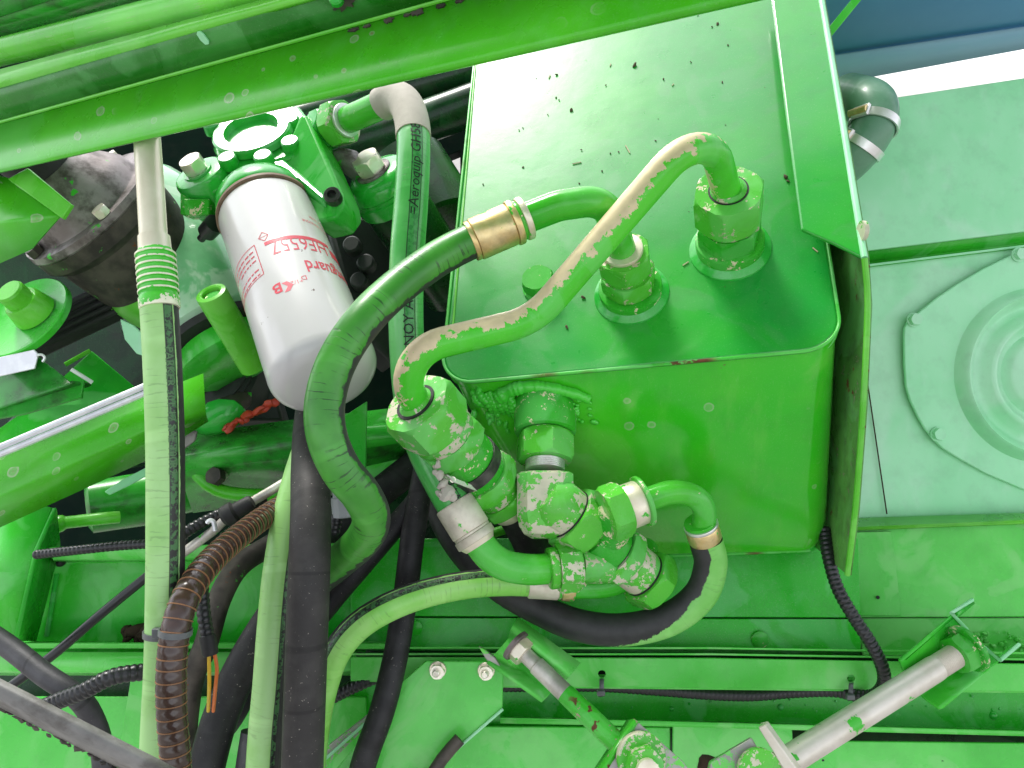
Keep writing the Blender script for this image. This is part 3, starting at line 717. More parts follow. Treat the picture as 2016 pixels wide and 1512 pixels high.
on_tube(lp, .0142, s_at(430), -.42, vs_, fs_, mb, flip=-1); mb.build('print', M['ink'], lo)
vs_, fs_ = text_mesh('2781 NOY AG  SI-', .0118, .0)
mb = MB(); on_tube(lp, .0142, s_at(745), -.42, vs_, fs_, mb, flip=-1); mb.build('print', M['ink'], lo)
vs_, fs_ = text_mesh('WENNY', .0125, .0)
mb = MB(); on_tube(lp, .0142, s_at(992), -.62, vs_, fs_, mb, flip=-1); mb.build('print', M['ink'], lo)

# ---------------------------------------------------------------- curved hose in front of the filter
ch = thing('hydraulic_hose', 'mid green hose sweeping in a big S in front of the white filter', 'hose', P(780, 560, .55), 'hydraulic hoses with crimped ends')
jB = thing('port_adapter', 'green hex fitting half hidden under the slanting chipped pipe', 'fitting', pB)
e = stack(jB, pB - NT_ * .003, NT_, [('adapter_neck', 'cyl', .0205, .004, M['fit0']), ('adapter_hex', 'hex', .041, .018, M['fit'], .3), ('adapter_collar', 'cyl', .0195, .005, M['fit'])])
e = stack(ch, e, NT_, [('hose_nut', 'hex', .040, .020, M['fit'], .1), ('nut_ring', 'cyl', .0165, .004, M['zinc'])])
ep = fillet([e - NT_ * .008, P(1190, 392, .572), P(1100, 405, .575), P(1025, 434, .578)], [.030, .05], 12, 6)
mb = MB(); mb.tube(ep, .0114, 28); mb.build('elbow_tube', M['elbow'], ch)
f0 = P(1038, 428, .578); f1 = P(900, 487, .572); axF = (f1 - f0).normalized()
stack(ch, f0, axF, [('collar', 'cyl', .0165, .005, M['zinc']), ('collar_groove', 'cyl', .0150, .003, M['elbow']), ('ferrule_ring', 'cyl', .0172, .005, M['brass']), ('ferrule', 'cyl', .0160, .030, M['brass']), ('ferrule_lip', 'cyl', .0152, .004, M['brass'])])
hp = smooth(PL((925, 476, .572), (885, 496, .568), (845, 520, .560), (780, 568, .545), (715, 632, .525), (664, 710, .512), (640, 790, .505), (644, 860, .502), (672, 925, .505), (712, 975, .515), (731, 1020, .53), (715, 1062, .555), (670, 1105, .60), (620, 1150, .65), (580, 1200, .70)), .004)
mb = MB(); mb.tube(hp, .0132, 30); mb.build('hose_tube', M['hose_curve'], ch)

# ---------------------------------------------------------------- left vertical hose
lv = thing('hydraulic_hose', 'pale green straight hose with ribbed crimp hanging at the far left', 'hose', P(320, 800, .5), 'hydraulic hoses with crimped ends')
hp = smooth(PL((312, 585, .505), (320, 720, .500), (325, 860, .498), (326, 1000, .497), (325, 1150, .497), (322, 1300, .497), (316, 1420, .497), (308, 1580, .497)), .006)
mb = MB(); mb.tube(hp, .0118, 30); mb.build('hose_tube', M['hose_left'], lv)
mb = MB(); mb.tube(smooth(PL((282, 150, .56), (288, 250, .54), (295, 350, .525), (303, 480, .512)), .01), .0088, 28); mb.build('steel_tube', M['tubebeige'], lv)
mb = MB(); a0, a1 = P(303, 466, .513), P(315, 608, .503); a = (a1 - a0).normalized(); Lc = (a1 - a0).length
mb.lathe(a0, a, [(0, .0088), (.0003, .0100), (.0018, .0101), (Lc * .22, .0103)], 36); mb.build('collar', M['tubebeige'], lv)
pr = [(Lc * .2, .0108)]
for k in range(7):
    t = Lc * (.24 + .085 * k); pr += [(t, .0112), (t + .0006, .0127), (t + .0017, .0127), (t + .0023, .0114)]
pr += [(Lc * .84, .0122), (Lc * .86, .0126), (Lc * .97, .0127), (Lc, .0122)]
mb = MB(); mb.lathe(a0, a, pr, 40); 
M['crimp'] = paint('crimp_paint', (.04, .32, .02), (.07, .38, .04), fade=.2, wear=.06, edge=.45, wearcol=(.66, .62, .48), rust=0)
mb.build('crimp', M['crimp'], lv, ang=25)
vs_, fs_ = text_mesh('PARKER 301-12 SAE 100R2', .0070, .0, .0001)
mb = MB(); on_tube(hp, .0118, .035, -.17, vs_, fs_, mb)
M['emb'] = flat('raised_hose_print', (.10, .22, .09), .5)
mb.build('print', M['emb'], lv)

# ---------------------------------------------------------------- pale hose and black hose in the middle
pv = thing('hydraulic_hose', 'pale green hose close along the left of the thick black hose', 'hose', P(535, 1300, .58), 'hydraulic hoses with crimped ends')
hp = smooth(PL((640, 800, .66), (603, 900, .63), (572, 1010, .605), (553, 1120, .59), (542, 1230, .58), (533, 1350, .575), (524, 1450, .573), (515, 1600, .57)), .006)
mb = MB(); mb.tube(hp, .0132, 30); mb.build('hose_tube', M['hose_pale'], pv)
bv = MB(); bp_ = smooth(PL((650, 640, .76), (628, 740, .70), (614, 830, .645), (611, 920, .60), (612, 1010, .565), (609, 1120, .548), (605, 1230, .545), (599, 1400, .545), (592, 1600, .545)), .006)
bv.tube(bp_, .0146, 32); bv.build('rubber_hose', M['rubber2'], label='thick dark grey rubber hose dropping straight from behind the white filter', cat='hose', group='plain black rubber hoses')

# ---------------------------------------------------------------- cross hose
xh = thing('hydraulic_hose', 'lime hose with black printed upper side bending left under the manifold', 'hose', P(800, 1180, .62), 'hydraulic hoses with crimped ends')
hp = smooth(PL((1062, 1148, .662), (1000, 1146, .658), (930, 1150, .65), (850, 1165, .64), (770, 1193, .622), (705, 1233, .62), (662, 1285, .62), (638, 1350, .625), (622, 1430, .635), (608, 1560, .65)), .005)
mb = MB(); mb.tube(hp, .0116, 30); mb.build('hose_tube', M['hose_cross'], xh)
f0 = P(1040, 1149, .661); f1 = P(1160, 1156, .665); axF = (f1 - f0).normalized()
e = stack(xh, f0, axF, [('ferrule', 'cyl', .0124, .026, M['ferrule']), ('ferrule_groove', 'cyl', .0115, .003, M['ferrule']), ('ferrule_ring', 'cyl', .0128, .011, M['brass'])])
mb = MB(); mb.tube(smooth([e - axF * .003, P(1190, 1152, .665), P(1230, 1138, .663), P(1262, 1110, .667), P(1272, 1080, .69)], .004), .0108, 24); mb.build('elbow_tube', M['elbow'], xh)
vs_, fs_ = text_mesh('<= Parker 801-8 GEOD JX P2 9', .0085, .1)
mb = MB(); on_tube(hp, .0116, .020, .86, vs_, fs_, mb)
mb.build('print', M['emb'], xh)
# print on the loop-side coupling hose: black stub behind coupling
sb = MB(); sb.tube(smooth([ce - axC * .004, ce + axC * .012, P(1048, 1075, .70), P(1062, 1120, .74), P(1050, 1180, .80)], .005), lambda s, L: .0165, 24)
sb.build('rubber_hose', M['rubber'], label='short black rubber hose stub at the tail of the worn pipe coupling', cat='hose', group='plain black rubber hoses')

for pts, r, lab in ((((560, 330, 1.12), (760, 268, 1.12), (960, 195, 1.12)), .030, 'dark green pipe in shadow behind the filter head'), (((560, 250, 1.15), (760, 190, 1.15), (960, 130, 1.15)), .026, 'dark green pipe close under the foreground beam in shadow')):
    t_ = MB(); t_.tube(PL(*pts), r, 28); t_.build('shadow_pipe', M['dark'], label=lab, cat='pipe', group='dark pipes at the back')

mb = MB(); mb.tube([FP(1090, 1103, -.003), FP(1250, 1100, -.003), FP(1400, 1096, -.003), FP(1596, 1088, -.003)], .0016, 8); mb.build('bottom_seam', M['rimbead'], tank)
# ---------------------------------------------------------------- oil filter
fA, fB = P(525, 424, .728), P(646, 756, .612); axO = (fB - fA).normalized(); Lf = (fB - fA).length; rf = .0440
fil = thing('oil_filter', 'white spin on oil filter canister with red upside down lettering', 'filter', fA)
pr = [(0, rf - .004), (.001, rf - .001), (.004, rf), (Lf - .016, rf)]
for k in range(1, 7): t = k / 6 * math.pi / 2; pr.append((Lf - .016 + .016 * math.sin(t), rf - .016 * (1 - math.cos(t))))
pr += [(Lf + .0015, rf * .5), (Lf + .002, .001)]
mb = MB(); mb.lathe(fA, axO, pr, 72); mb.build('canister', M['white'], fil)
mb = MB(); mb.lathe(fA - axO * .004, axO, [(0, rf - .002), (.0005, rf + .0012), (.004, rf + .0016), (.0055, rf + .0004)], 64); mb.build('rim', M['rustrim'], fil)
xo, yo = basis(axO, CAM - fA)
def on_fil(t, ang, lift=.0002): return fA + axO * t + (xo * math.cos(ang) + yo * math.sin(ang)) * (rf + lift)
# which way does angle run on screen
def scr(p): q = p - CAM; d = q.dot(FW); return (1008 + q.dot(RT) / d * F, 756 - q.dot(UP) / d * F)
def solve(u, v):
    best = None
    for i in range(0, 120):
        t = Lf * i / 119
        for j in range(-60, 61):
            a = R(1.6 * j); s = scr(on_fil(t, a)); e_ = (s[0] - u) ** 2 + (s[1] - v) ** 2
            if best is None or e_ < best[0]: best = (e_, t, a)
    return best[1], best[2]
sgn = -1 if scr(on_fil(.1, .2))[0] > scr(on_fil(.1, 0))[0] else 1     # reading direction runs right to left on screen
pm = MB()
def put_text(txt, u, v, size, shear=0.0, bold=0.0, xs=1.0, end=False):
    t0, a0 = solve(u, v); vs, fs = text_mesh(txt, size, shear, bold); vs = [(x * xs, y) for x, y in vs]
    o = max(x for x, y in vs) if end else 0.0
    t = MB(); t.add([on_fil(t0 + y, a0 + sgn * (x - o) / rf) for x, y in vs], fs); t.build('lettering', M['print'], fil, fix=False)
def put_poly(loop, u, v, sub=6):
    """loop in metres: x along reading direction, y towards the free end"""
    t0, a0 = solve(u, v); vs = []
    for i in range(len(loop)):
        a, b = loop[i], loop[(i + 1) % len(loop)]
        for k in range(sub): vs.append((a[0] + (b[0] - a[0]) * k / sub, a[1] + (b[1] - a[1]) * k / sub))
    pm.add([on_fil(t0 + y, a0 + sgn * x / rf) for x, y in vs], [list(range(len(vs)))])
def rect(x, y, w, h): return [(x, y), (x + w, y), (x + w, y + h), (x, y + h)]
def strip_rect(u, v, w, h, n=24):
    t0, a0 = solve(u, v)
    for k in range(n):
        x0, x1 = w * k / n, w * (k + 1) / n
        pm.add([on_fil(t0 + y, a0 + sgn * x / rf) for x, y in ((x0, 0), (x1, 0), (x1, h), (x0, h))], [[0, 1, 2, 3]])
put_text('HF6557', 637, 481, .0245, 0, -.0001, .64)
put_text('Fleetguard', 598, 514, .0200, 0, .0003, .68, True)
strip_rect(645, 484, .0590, .0042)
put_text('FILTRE HYDRAULIQUE', 646, 470, .0045, 0, 0, .8); put_text('HYDRAULIC FILTER', 644, 458, .0040, 0, 0, .8)
pm.build('print_bar', M['print'], fil, fix=False); pm = MB()
strip_rect(668, 514, .018, .0105, 10)
put_text('B', 553, 556, .0150, 0, .0003); put_text('D', 603, 541, .0070); put_text('+1/2T', 597, 548, .0062, 0, 0, .9)
t0, a0 = solve(573, 550); lp_ = [(0, .0055), (.004, 0), (.0085, 0), (.0045, .0055), (.0085, .011), (.004, .011)]
pm.build('print_bar', M['print'], fil, fix=False); pm = MB()
pm.add([on_fil(t0 + y, a0 + sgn * x / rf) for x, y in lp_], [[0, 1, 2, 3], [3, 4, 5, 0]])
pm.build('print_arrow', M['print'], fil, fix=False); pm = MB()
# diamond
def line(pts, w=.0007):
    for (x0, y0), (x1, y1) in zip(pts, pts[1:]):
        L = math.hypot(x1 - x0, y1 - y0); nx, ny = -(y1 - y0) / L * w / 2, (x1 - x0) / L * w / 2; n = max(2, int(L / .003))
        for k in range(n):
            a, b = k / n, (k + 1) / n; q = []
            for s, sg in ((a, 1), (b, 1), (b, -1), (a, -1)): q.append((x0 + (x1 - x0) * s + nx * sg, y0 + (y1 - y0) * s + ny * sg))
            pm.add([on_fil(ln_t + y, ln_a + sgn * x / rf) for x, y in q], [[0, 1, 2, 3]])
ln_t, ln_a = solve(518, 467); line([(-.0045, 0), (0, -.0055), (.0045, 0), (0, .0055), (-.0045, 0)], .0006); line([(-.0045, 0), (.0045, 0)], .0005)
# framed note
pm.build('print_diamond', M['print'], fil, fix=False); pm = MB()
ln_t, ln_a = solve(500, 484)
line([(0, 0), (.050, 0), (.050, .036), (0, .036), (0, 0)], .0007)
q = random.Random(5)
for r_ in range(6):
    if r_ == 3: continue
    x = .003
    while x < (.044 if r_ != 2 else .022):
        w = q.uniform(.002, .006); line([(x, .006 + r_ * .0055), (x + w, .006 + r_ * .0055)], .0013); x += w + .0012
pm.build('print_note', M['print'], fil, fix=False)

# ---------------------------------------------------------------- filter head casting
hd = thing('filter_head', 'lumpy green cast filter head bolted above the white canister', 'casting', P(540, 300, .78))
mb = MB(); mb.lathe(fA - axO * .030, axO, [(0, .036), (.006, .0415), (.016, .0435), (.0235, .0440), (.0255, .0430)], 56); mb.build('canister_flange', M['cast'], hd)
fd = D(-.10, .62, -.78)                                     # the head's upper face looks up at the viewer
hc = P(508, 272, .770)
hp3 = Plane(hc, fd)
mb = MB(); mb.slab([hp3(*p) for p in ((418, 262), (430, 235), (470, 222), (560, 205), (590, 208), (606, 230), (622, 262), (600, 300), (560, 312), (520, 325), (470, 330), (436, 318), (418, 290))], .045, -fd); mb.build('head_body', M['cast'], hd, bevel=.004, seg=3)
x, y = basis(fd, CAM - hc); cc = hp3(500, 268, .001)
mb = MB(); mb.lathe(cc, fd, [(0, .0405), (.006, .0395), (.008, .0375), (.008, .0275), (.004, .0262), (-.003, .0255), (-.0035, .001)], 56); mb.build('cover_ring', M['cast'], hd)
for (u, v) in ((421, 254), (575, 246), (522, 318), (452, 322), (575, 290)):
    b = hp3(u, v, .001); mb = MB(); mb.lathe(b - fd * .004, fd, [(0, .0098), (.010, .0092), (.0115, .0078)], 24); mb.build('bolt_lug', M['cast'], hd)
mb = MB(); mb.hexa(hp3(421, 254, .010), fd, .013, .007); mb.build('bolt', M['bolt'], hd)
# right flank block with socket bolt
mb = MB(); mb.slab(PL((590, 222, .752), (606, 226, .752), (672, 380, .712), (676, 405, .708), (658, 430, .705), (615, 440, .712), (596, 395, .725), (556, 345, .742), (562, 295, .755)), .035); mb.build('flank', M['green'], hd, bevel=.005, seg=3)
sp = P(655, 386, .705); sa = D(-.05, .25, -.97)
mb = MB(); mb.lathe(sp - sa * .006, sa, [(0, .0078), (.009, .0078), (.010, .007), (.010, .0042), (.005, .0040)], 28); mb.build('socket_bolt', M['blackmetal'], hd)
# sloping neck between head and flange
mb = MB(); mb.slab(PL((450, 345, .735), (480, 322, .742), (560, 312, .742), (640, 380, .712), (640, 402, .708), (585, 355, .722), (520, 338, .728), (460, 362, .728)), .03); mb.build('neck_web', M['cast'], hd, bevel=.003)
# left lug
la = D(-.30, .62, -.72); lc = P(390, 338, .745)
mb = MB(); mb.lathe(lc - la * .030, la, [(-.01, .0265), (.026, .0260), (.029, .0245), (.030, .022)], 40); mb.build('mount_lug', M['cast'], hd)
mb = MB(); mb.slab(PL((398, 318, .748), (430, 330, .745), (446, 360, .738), (420, 380, .735), (385, 372, .738)), .03); mb.build('lug_web', M['cast'], hd, bevel=.003)
mb = MB(); mb.lathe(lc, la, [(0, .0145), (.0018, .0145)], 32); mb.build('washer', M['cast'], hd)
mb = MB(); mb.hexa(lc + la * .0015, la, .0205, .013, rot=.2); mb.build('bolt', M['bolt'], hd)
mb = MB(); mb.box(P(395, 412, .742), RT * .012, UP * .008, FW * .01); mb.box(P(375, 402, .75), RT * .006, UP * .012, FW * .01); mb.build('clip_block', M['fit0'], hd, bevel=.0015)
mb = MB(); a = P(418, 446, .735); mb.lathe(P(396, 470, .75), (a - P(396, 470, .75)).normalized(), [(0, .004), (.012, .004), (.013, .009), (.03, .0095)], 24); mb.build('sensor_plug', M['conduit'], hd)
# ---------------------------------------------------------------- second canister behind the long hose
sa = D(-.42, .62, -.66); s0 = P(736, 338, .765)
s2 = thing('small_canister', 'green capped canister with big hex bolt, half behind the long printed hose', 'canister', s0)
mb = MB(); mb.lathe(s0 - sa * .17, sa, [(0, .030), (.004, .034), (.13, .034), (.137, .0325)], 48); mb.build('canister_body', M['dark'], s2)
mb = MB(); mb.lathe(s0 - sa * .036, sa, [(0, .0360), (.002, .0368), (.014, .0368), (.015, .0345), (.018, .0345), (.020, .0360), (.028, .0345), (.034, .029), (.036, .020)], 48); mb.build('cap', M['cast'], s2)
mb = MB(); mb.lathe(s0, sa, [(-.002, .0185), (.0012, .0185), (.002, .0175)], 32); mb.build('washer', M['flange'], s2)
mb = MB(); mb.hexa(s0 + sa * .002, sa, .0265, .016, rot=.1); mb.build('bolt', M['bolt'], s2)
mb = MB(); mb.blob(P(690, 318, .77), .014, D(1, -.6, 0), 1.3, 4); mb.build('cast_lug', M['flange'], s2)
lk = thing('silver_cylinder', 'dark green drum with bright sheen in shadow right of small canister', 'cylinder', P(850, 420, .9))
mb = MB(); a0, a1 = P(800, 330, .92), P(880, 470, .88); mb.lathe(a0, (a1 - a0).normalized(), [(0, .05), (.1, .052), (.104, .048)], 40); mb.build('drum', M['dark'], lk)
# dark engine bits below
en = thing('engine_block', 'black engine casting with small studs in shadow right of white filter', 'engine', P(690, 500, .9))
mb = MB(); mb.slab(PL((640, 430, .88), (760, 420, .9), (800, 560, .9), (780, 720, .88), (700, 640, .86)), .06); mb.build('casting', M['engine'], en, bevel=.006)
for (u, v) in ((698, 490), (725, 525), (712, 560)):
    mb = MB(); mb.lathe(P(u, v, .87), D(-.1, .3, -1), [(0, .010), (.012, .010), (.014, .008)], 20); mb.build('stud', M['engine'], en)

# ---------------------------------------------------------------- foreground beam at the top
bm_ = thing('frame_beam', 'splashed green folded steel beam slanting across the top foreground', 'beam', P(500, 150, .48))
def brail(pts): return [P(*t) for t in pts]
def dz(u): return .58 * 99 / (99 + .048 * u)
us = [-160, 0, 260, 520, 900, 1300, 1700, 2200, 2600]
top_e = [P(u, 171 - .29 * u, dz(u) - .004) for u in us]
fold = [P(u, 241 - .275 * u, dz(u) + .022) for u in us]
bot_e = [P(u, 340 - .2265 * u, dz(u)) for u in us]
lip_e = [P(u, 340 - .2265 * u + 1, dz(u) + .03) for u in us]
mb = MB(); mb.sheet([top_e, fold], .002); mb.build('upper_web', paint('shaded_web_paint', (.006, .10, .006), (.012, .13, .008), fade=.15, rust=.1), bm_, solid=.003)  # upper web's shade put into its darker base colour
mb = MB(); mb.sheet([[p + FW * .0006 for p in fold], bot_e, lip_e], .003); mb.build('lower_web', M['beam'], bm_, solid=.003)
mb = MB(); mb.tube([p - FW * .0004 for p in fold], .0013, 8); mb.build('fold_highlight', M['lime'], bm_)  # bright bead paints in the highlight along the fold
fl0 = [P(u, 136 - .265 * u, dz(u) - .002) for u in us]
mb = MB(); mb.sheet([fl0, [p - FW * .0005 - UP * .0004 for p in top_e]], .002); mb.build('top_flange', M['lime'], bm_, solid=.003)
tb_ = [P(u, 103 - .245 * u, dz(u) + .012) for u in us]
tbo = MB(); tbo.tube(tb_, .0098, 28)
tbo.build('round_pipe', paint('splashed_pipe_paint', LIME1, (.12, .44, .05), fade=.2, spots=.5, rust=0), label='bright green round pipe running above the slanting foreground beam', cat='pipe')
rc = MB(); rc.sheet([[P(u, 36 - .33 * u, dz(u) + .005) for u in us], [P(u, 90 - .26 * u, dz(u) + .06) for u in us]], .002)
rc.build('upper_plate', M['grimy'], label='shadowed green plate above the round pipe at the top left corner', cat='plate', solid=.003)
rc = MB(); rc.sheet([[P(u, -60 - .33 * u, dz(u) - .02) for u in us], [P(u, 33 - .33 * u, dz(u) + .002) for u in us]], .002)
rc.build('upper_lip', M['grimy'], label='rust marked green sheet edge in the extreme top left corner', cat='sheet', solid=.002)
# slot and chipped hole
def beam_web(u, v):     # a point on the shaded upper web
    f_ = (v - (171 - .29 * u)) / ((241 - .275 * u) - (171 - .29 * u)); d = dz(u); return P(u, v, d - .004 + .026 * f_ - .0012)
sl_ = [(388, 63), (393, 62), (399, 66), (411, 82), (411, 87), (404, 88), (395, 80), (387, 68)]
mb = MB(); mb.slab([beam_web(*p) for p in sl_], .001); mb.build('slot', M['pale'], bm_)
q = random.Random(9)
def beam_low(u, v):
    f_ = (v - (241 - .275 * u)) / ((340 - .2265 * u) - (241 - .275 * u)); return P(u, v, dz(u) + .022 - .022 * f_ - .0009)
def patch(fn, u0, v0, a, b):
    pts = []
    for k in range(22):
        t = 2 * math.pi * k / 22; r_ = 1 + q.uniform(-.35, .35); pts.append(fn(u0 + a * math.cos(t) * r_ , v0 - .27 * a * math.cos(t) * r_ + b * math.sin(t) * r_))
    mb = MB(); mb.slab(pts, .0008); mb.build('bare_patch', M['soot'], bm_)
patch(beam_web, 676, 6, 24, 14)
mb = MB(); mb.lathe(beam_web(664, 3) - FW * .001, -FW, [(0, .0042), (.003, .0040), (.004, .003)], 20); mb.build('rivet', M['cast'], bm_)
for (u0, a_, b_) in ((695, 10, 3.5), (722, 7, 3), (764, 9, 4.5), (800, 6, 3), (822, 11, 6), (868, 9, 4), (905, 8, 4), (942, 10, 5), (965, 7, 4)):
    patch(beam_low, u0, 241 - .275 * u0 + 8, a_, b_)
# ---------------------------------------------------------------- top-left bracket, alloy flange housing, drums
br = thing('corner_bracket', 'bright green folded bracket sticking out at the left edge under the beam', 'bracket', P(60, 420, .6))
mb = MB(); mb.slab(PL((14, 352, .60), (54, 330, .60), (140, 402, .585), (122, 430, .585)), .004); mb.build('flange_strip', M['lime'], br, bevel=.0008)
mb = MB(); mb.sheet([PL((-60, 330, .615), (16, 350, .603)), PL((-60, 445, .60), (118, 425, .589)), PL((-60, 545, .62), (60, 492, .605))], .003); mb.build('web', M['beam'], br, solid=.003)
hs_ = thing('starter_housing', 'dirty alloy bell housing with bolted flange behind the left vertical hose', 'housing', P(170, 420, .74))
ha = D(-.44, .58, -.68); hc = P(142, 378, .74)
mb = MB(); mb.lathe(hc, -ha, [(-.030, .026), (-.029, .031), (-.022, .036), (-.006, .050), (.004, .0575), (.013, .0595), (.015, .061), (.0155, .073), (.022, .074), (.026, .072)], 64); mb.build('flange', M['flange'], hs_)
mb = MB(); mb.lathe(hc - ha * .024, -ha, [(0, .0735), (.014, .0735), (.018, .070), (.022, .066), (.07, .062), (.09, .054)], 64); mb.build('bell', M['soot'], hs_)
mb = MB(); mb.lathe(hc + ha * .026, ha, [(0, .030), (.05, .031), (.055, .029)], 40); mb.build('air_duct', M['black'], hs_)
mb = MB(); mb.lathe(hc - ha * .10, -ha, [(-.012, .055), (.005, .062), (.03, .060), (.045, .056)], 48); mb.build('collar', M['lime'], hs_)
xh_, yh_ = basis(ha, CAM - hc)
for (u, v) in ((228, 314), (192, 415), (86, 488)):
    pl_ = Plane(hc - ha * .0148, ha); b = pl_(u, v); rr = b - (hc - ha * .0148); b = hc - ha * .0148 + rr.normalized() * .0665
    mb = MB(); mb.hexa(b, ha, .013, .008); mb.build('bolt', M['bolt'] if v < 450 else M['soot'], hs_)
d2 = thing('green_drum', 'glossy green cylinder with painted white sheen right of the left vertical hose', 'cylinder', P(380, 560, .8))
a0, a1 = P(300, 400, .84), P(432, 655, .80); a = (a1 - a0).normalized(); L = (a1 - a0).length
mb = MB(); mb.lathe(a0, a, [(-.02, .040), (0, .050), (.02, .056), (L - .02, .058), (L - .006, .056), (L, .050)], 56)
mb.build('drum', paint('drum_sheen_paint', (.10, .32, .14), (.2, .42, .24), fade=.5, fadecol=(.5, .6, .5), rust=.05, rough=.18, coat=.8), d2)  # white sky sheen painted in as pale base and whitish patches
mb = MB(); mb.lathe(a0 + a * (L - .001), a, [(0, .052), (.004, .060), (.012, .060), (.016, .05)], 56); mb.build('band', M['black'], d2)
mb = MB(); mb.lathe(a0 + a * (L + .016), a, [(0, .05), (.02, .056), (.024, .05)], 56); mb.build('end_ring', M['green'], d2)
pg = thing('pivot_tube', 'short green tube with bolt recess left of the white filter', 'tube', P(440, 620, .72))
a0, a1 = P(414, 575, .70), P(500, 720, .76); a = (a1 - a0).normalized()
mb = MB(); mb.lathe(a0, a, [(.008, .0085), (.001, .0088), (0, .0105), (.001, .0138), (.004, .0142), ((a1 - a0).length, .0142)], 40, c0=False); mb.build('tube_wall', M['lime'], pg)
mb = MB(); mb.lathe(a0 + a * .004, a, [(0, .0070), (.01, .0075)], 24); mb.build('bolt', M['fit0'], pg)
cp_ = thing('round_cap', 'green round cap on a dished disc at the left edge', 'cap', P(35, 575, .7))  # round cap sitting on its dished disc
ca = D(-.25, .55, -.8); c0_ = P(36, 588, .70)
mb = MB(); mb.lathe(c0_ - ca * .02, ca, [(0, .020), (.016, .0165), (.018, .0150), (.018, .0128), (.030, .0125), (.032, .011)], 40); mb.build('cap', M['lime'], cp_)
mb = MB(); mb.lathe(c0_ - ca * .022 - D(.6, .2, 0) * .012, ca, [(-.004, .046), (.002, .046), (.003, .045), (0, .040), (-.001, .01)], 56); mb.build('disc', M['green'], cp_)
# ribbed belt / cover
bt = thing('ribbed_belt', 'black ribbed drive belt crossing behind the left vertical hose', 'belt', P(120, 660, .78))
for k in range(5):
    mb = MB(); o_ = k * 15
    pth = smooth(PL((-60, 690 + o_, .77), (60, 632 + o_, .77), (180, 575 + o_, .785), (330, 508 + o_, .80)), .02)
    mb.tube(pth, .0030, 10, flat=.8); mb.build('rib', M['rubber3'] if k == 0 else M['black'], bt)
mb = MB(); mb.sheet([PL((-60, 680, .782), (330, 500, .81)), PL((-60, 770, .782), (330, 585, .81))], .002); mb.build('belt_back', M['black'], bt, solid=.004)
# silver-edged green diagonal channel
dgc = thing('diagonal_channel', 'bright green diagonal channel with silver strip along its upper edge', 'channel', P(150, 900, .64))
r0 = PL((-80, 935, .62), (292, 778, .66), (400, 735, .68)); r1 = PL((-80, 1012, .612), (292, 846, .652), (405, 812, .668)); r2 = PL((-80, 1075, .632), (292, 905, .672), (410, 830, .685))
mb = MB(); mb.sheet([r0, r1, r2], .004, 5); mb.build('channel_web', M['beam'], dgc, solid=.003)
for o_, nm in ((0, 'silver_strip'), (-15, 'silver_strip')):
    mb = MB(); mb.tube(PL((-80, 929 + o_, .616), (292, 772 + o_, .656)), .0028, 10); mb.build(nm, M['silver'], dgc)
# cut brackets with bright edges at left
lb = thing('clip_bracket', 'green bracket with bright bent metal edge between belt and silver strip', 'bracket', P(90, 740, .70))
mb = MB(); mb.sheet([PL((-40, 745, .70), (72, 700, .70)), PL((-40, 818, .69), (140, 755, .69)), PL((-40, 830, .71), (180, 760, .71))], .002); mb.build('web', M['grimy'], lb, solid=.003)
mb = MB(); mb.slab(PL((-40, 712, .688), (66, 688, .688), (75, 697, .688), (68, 726, .688), (-40, 750, .688)), .002); mb.build('bright_edge', M['silver'], lb, bevel=.0006)
mb = MB(); mb.tube(fillet(PL((72, 700, .686), (100, 692, .688), (84, 712, .688)), .003), .0012, 8); mb.tube(PL((140, 727, .69), (182, 753, .70)), .0018, 8); mb.build('wire_edge', M['silver'], lb)
mb = MB(); mb.slab(PL((-40, 800, .70), (165, 748, .70), (160, 782, .70), (45, 815, .69), (-40, 830, .69)), .003); mb.build('lower_flange', M['grimy'], lb, bevel=.0006)
p3 = thing('web_plate', 'plain mid green plate behind the left hose between two channels', 'plate', P(180, 760, .80))
mb = MB(); mb.slab(PL((-40, 870, .78), (60, 800, .78), (180, 690, .80), (300, 790, .82), (120, 860, .76), (-40, 930, .74)), .003); mb.build('plate', M['green'], p3, bevel=.001)
mb = MB(); mb.tube(PL((128, 718, .78), (178, 690, .79)), .0022, 8); mb.build('bright_lip', M['lime'], p3)
wc = thing('pale_chip_plate', 'small whitish half round plate just left of the straight hose', 'plate', P(262, 670, .74))
mb = MB(); mb.slab(PL((236, 628, .735), (262, 640, .735), (292, 668, .735), (296, 706, .735), (268, 696, .735), (245, 668, .735)), .003); mb.build('plate', M['pale'], wc, bevel=.0008)
# oil pan to the right of the straight hose
op = thing('oil_pan', 'glossy green oil pan with red sealant bead below the white filter', 'pan', P(520, 880, .82))
mb = MB(); mb.sheet([PL((350, 858, .80), (560, 828, .80), (800, 800, .82)), PL((350, 905, .76), (560, 872, .76), (800, 862, .78)), PL((350, 925, .77), (560, 905, .77), (800, 885, .79)), PL((380, 1010, .82), (560, 985, .82), (800, 960, .84))], .010, 6)
mb.build('pan_body', M['grimy'], op, solid=.004)
mb = MB(); mb.tube(smooth(PL((362, 860, .80), (380, 920, .785), (430, 965, .785), (520, 975, .785), (620, 960, .80)), .01), .007, 16); mb.build('pan_rib', M['beam'], op)
mb = MB(); mb.hexa(P(430, 940, .775), D(-.2, .3, -.9), .016, .010); mb.build('drain_bolt', M['soot'], op)
mb = MB(); mb.lathe(P(432, 932, .785), D(-.2, .3, -.9), [(0, .011), (.006, .011)], 24); mb.build('bolt_washer', M['bolt'], op)
mb = MB()
for k in range(14):
    t = k / 13; mb.blob(P(445 + 95 * t, 843 - 50 * t + rnd.uniform(-4, 4), .775), px(rnd.uniform(5, 9), .77), D(1, .5, 0), 1.5, k, .6)
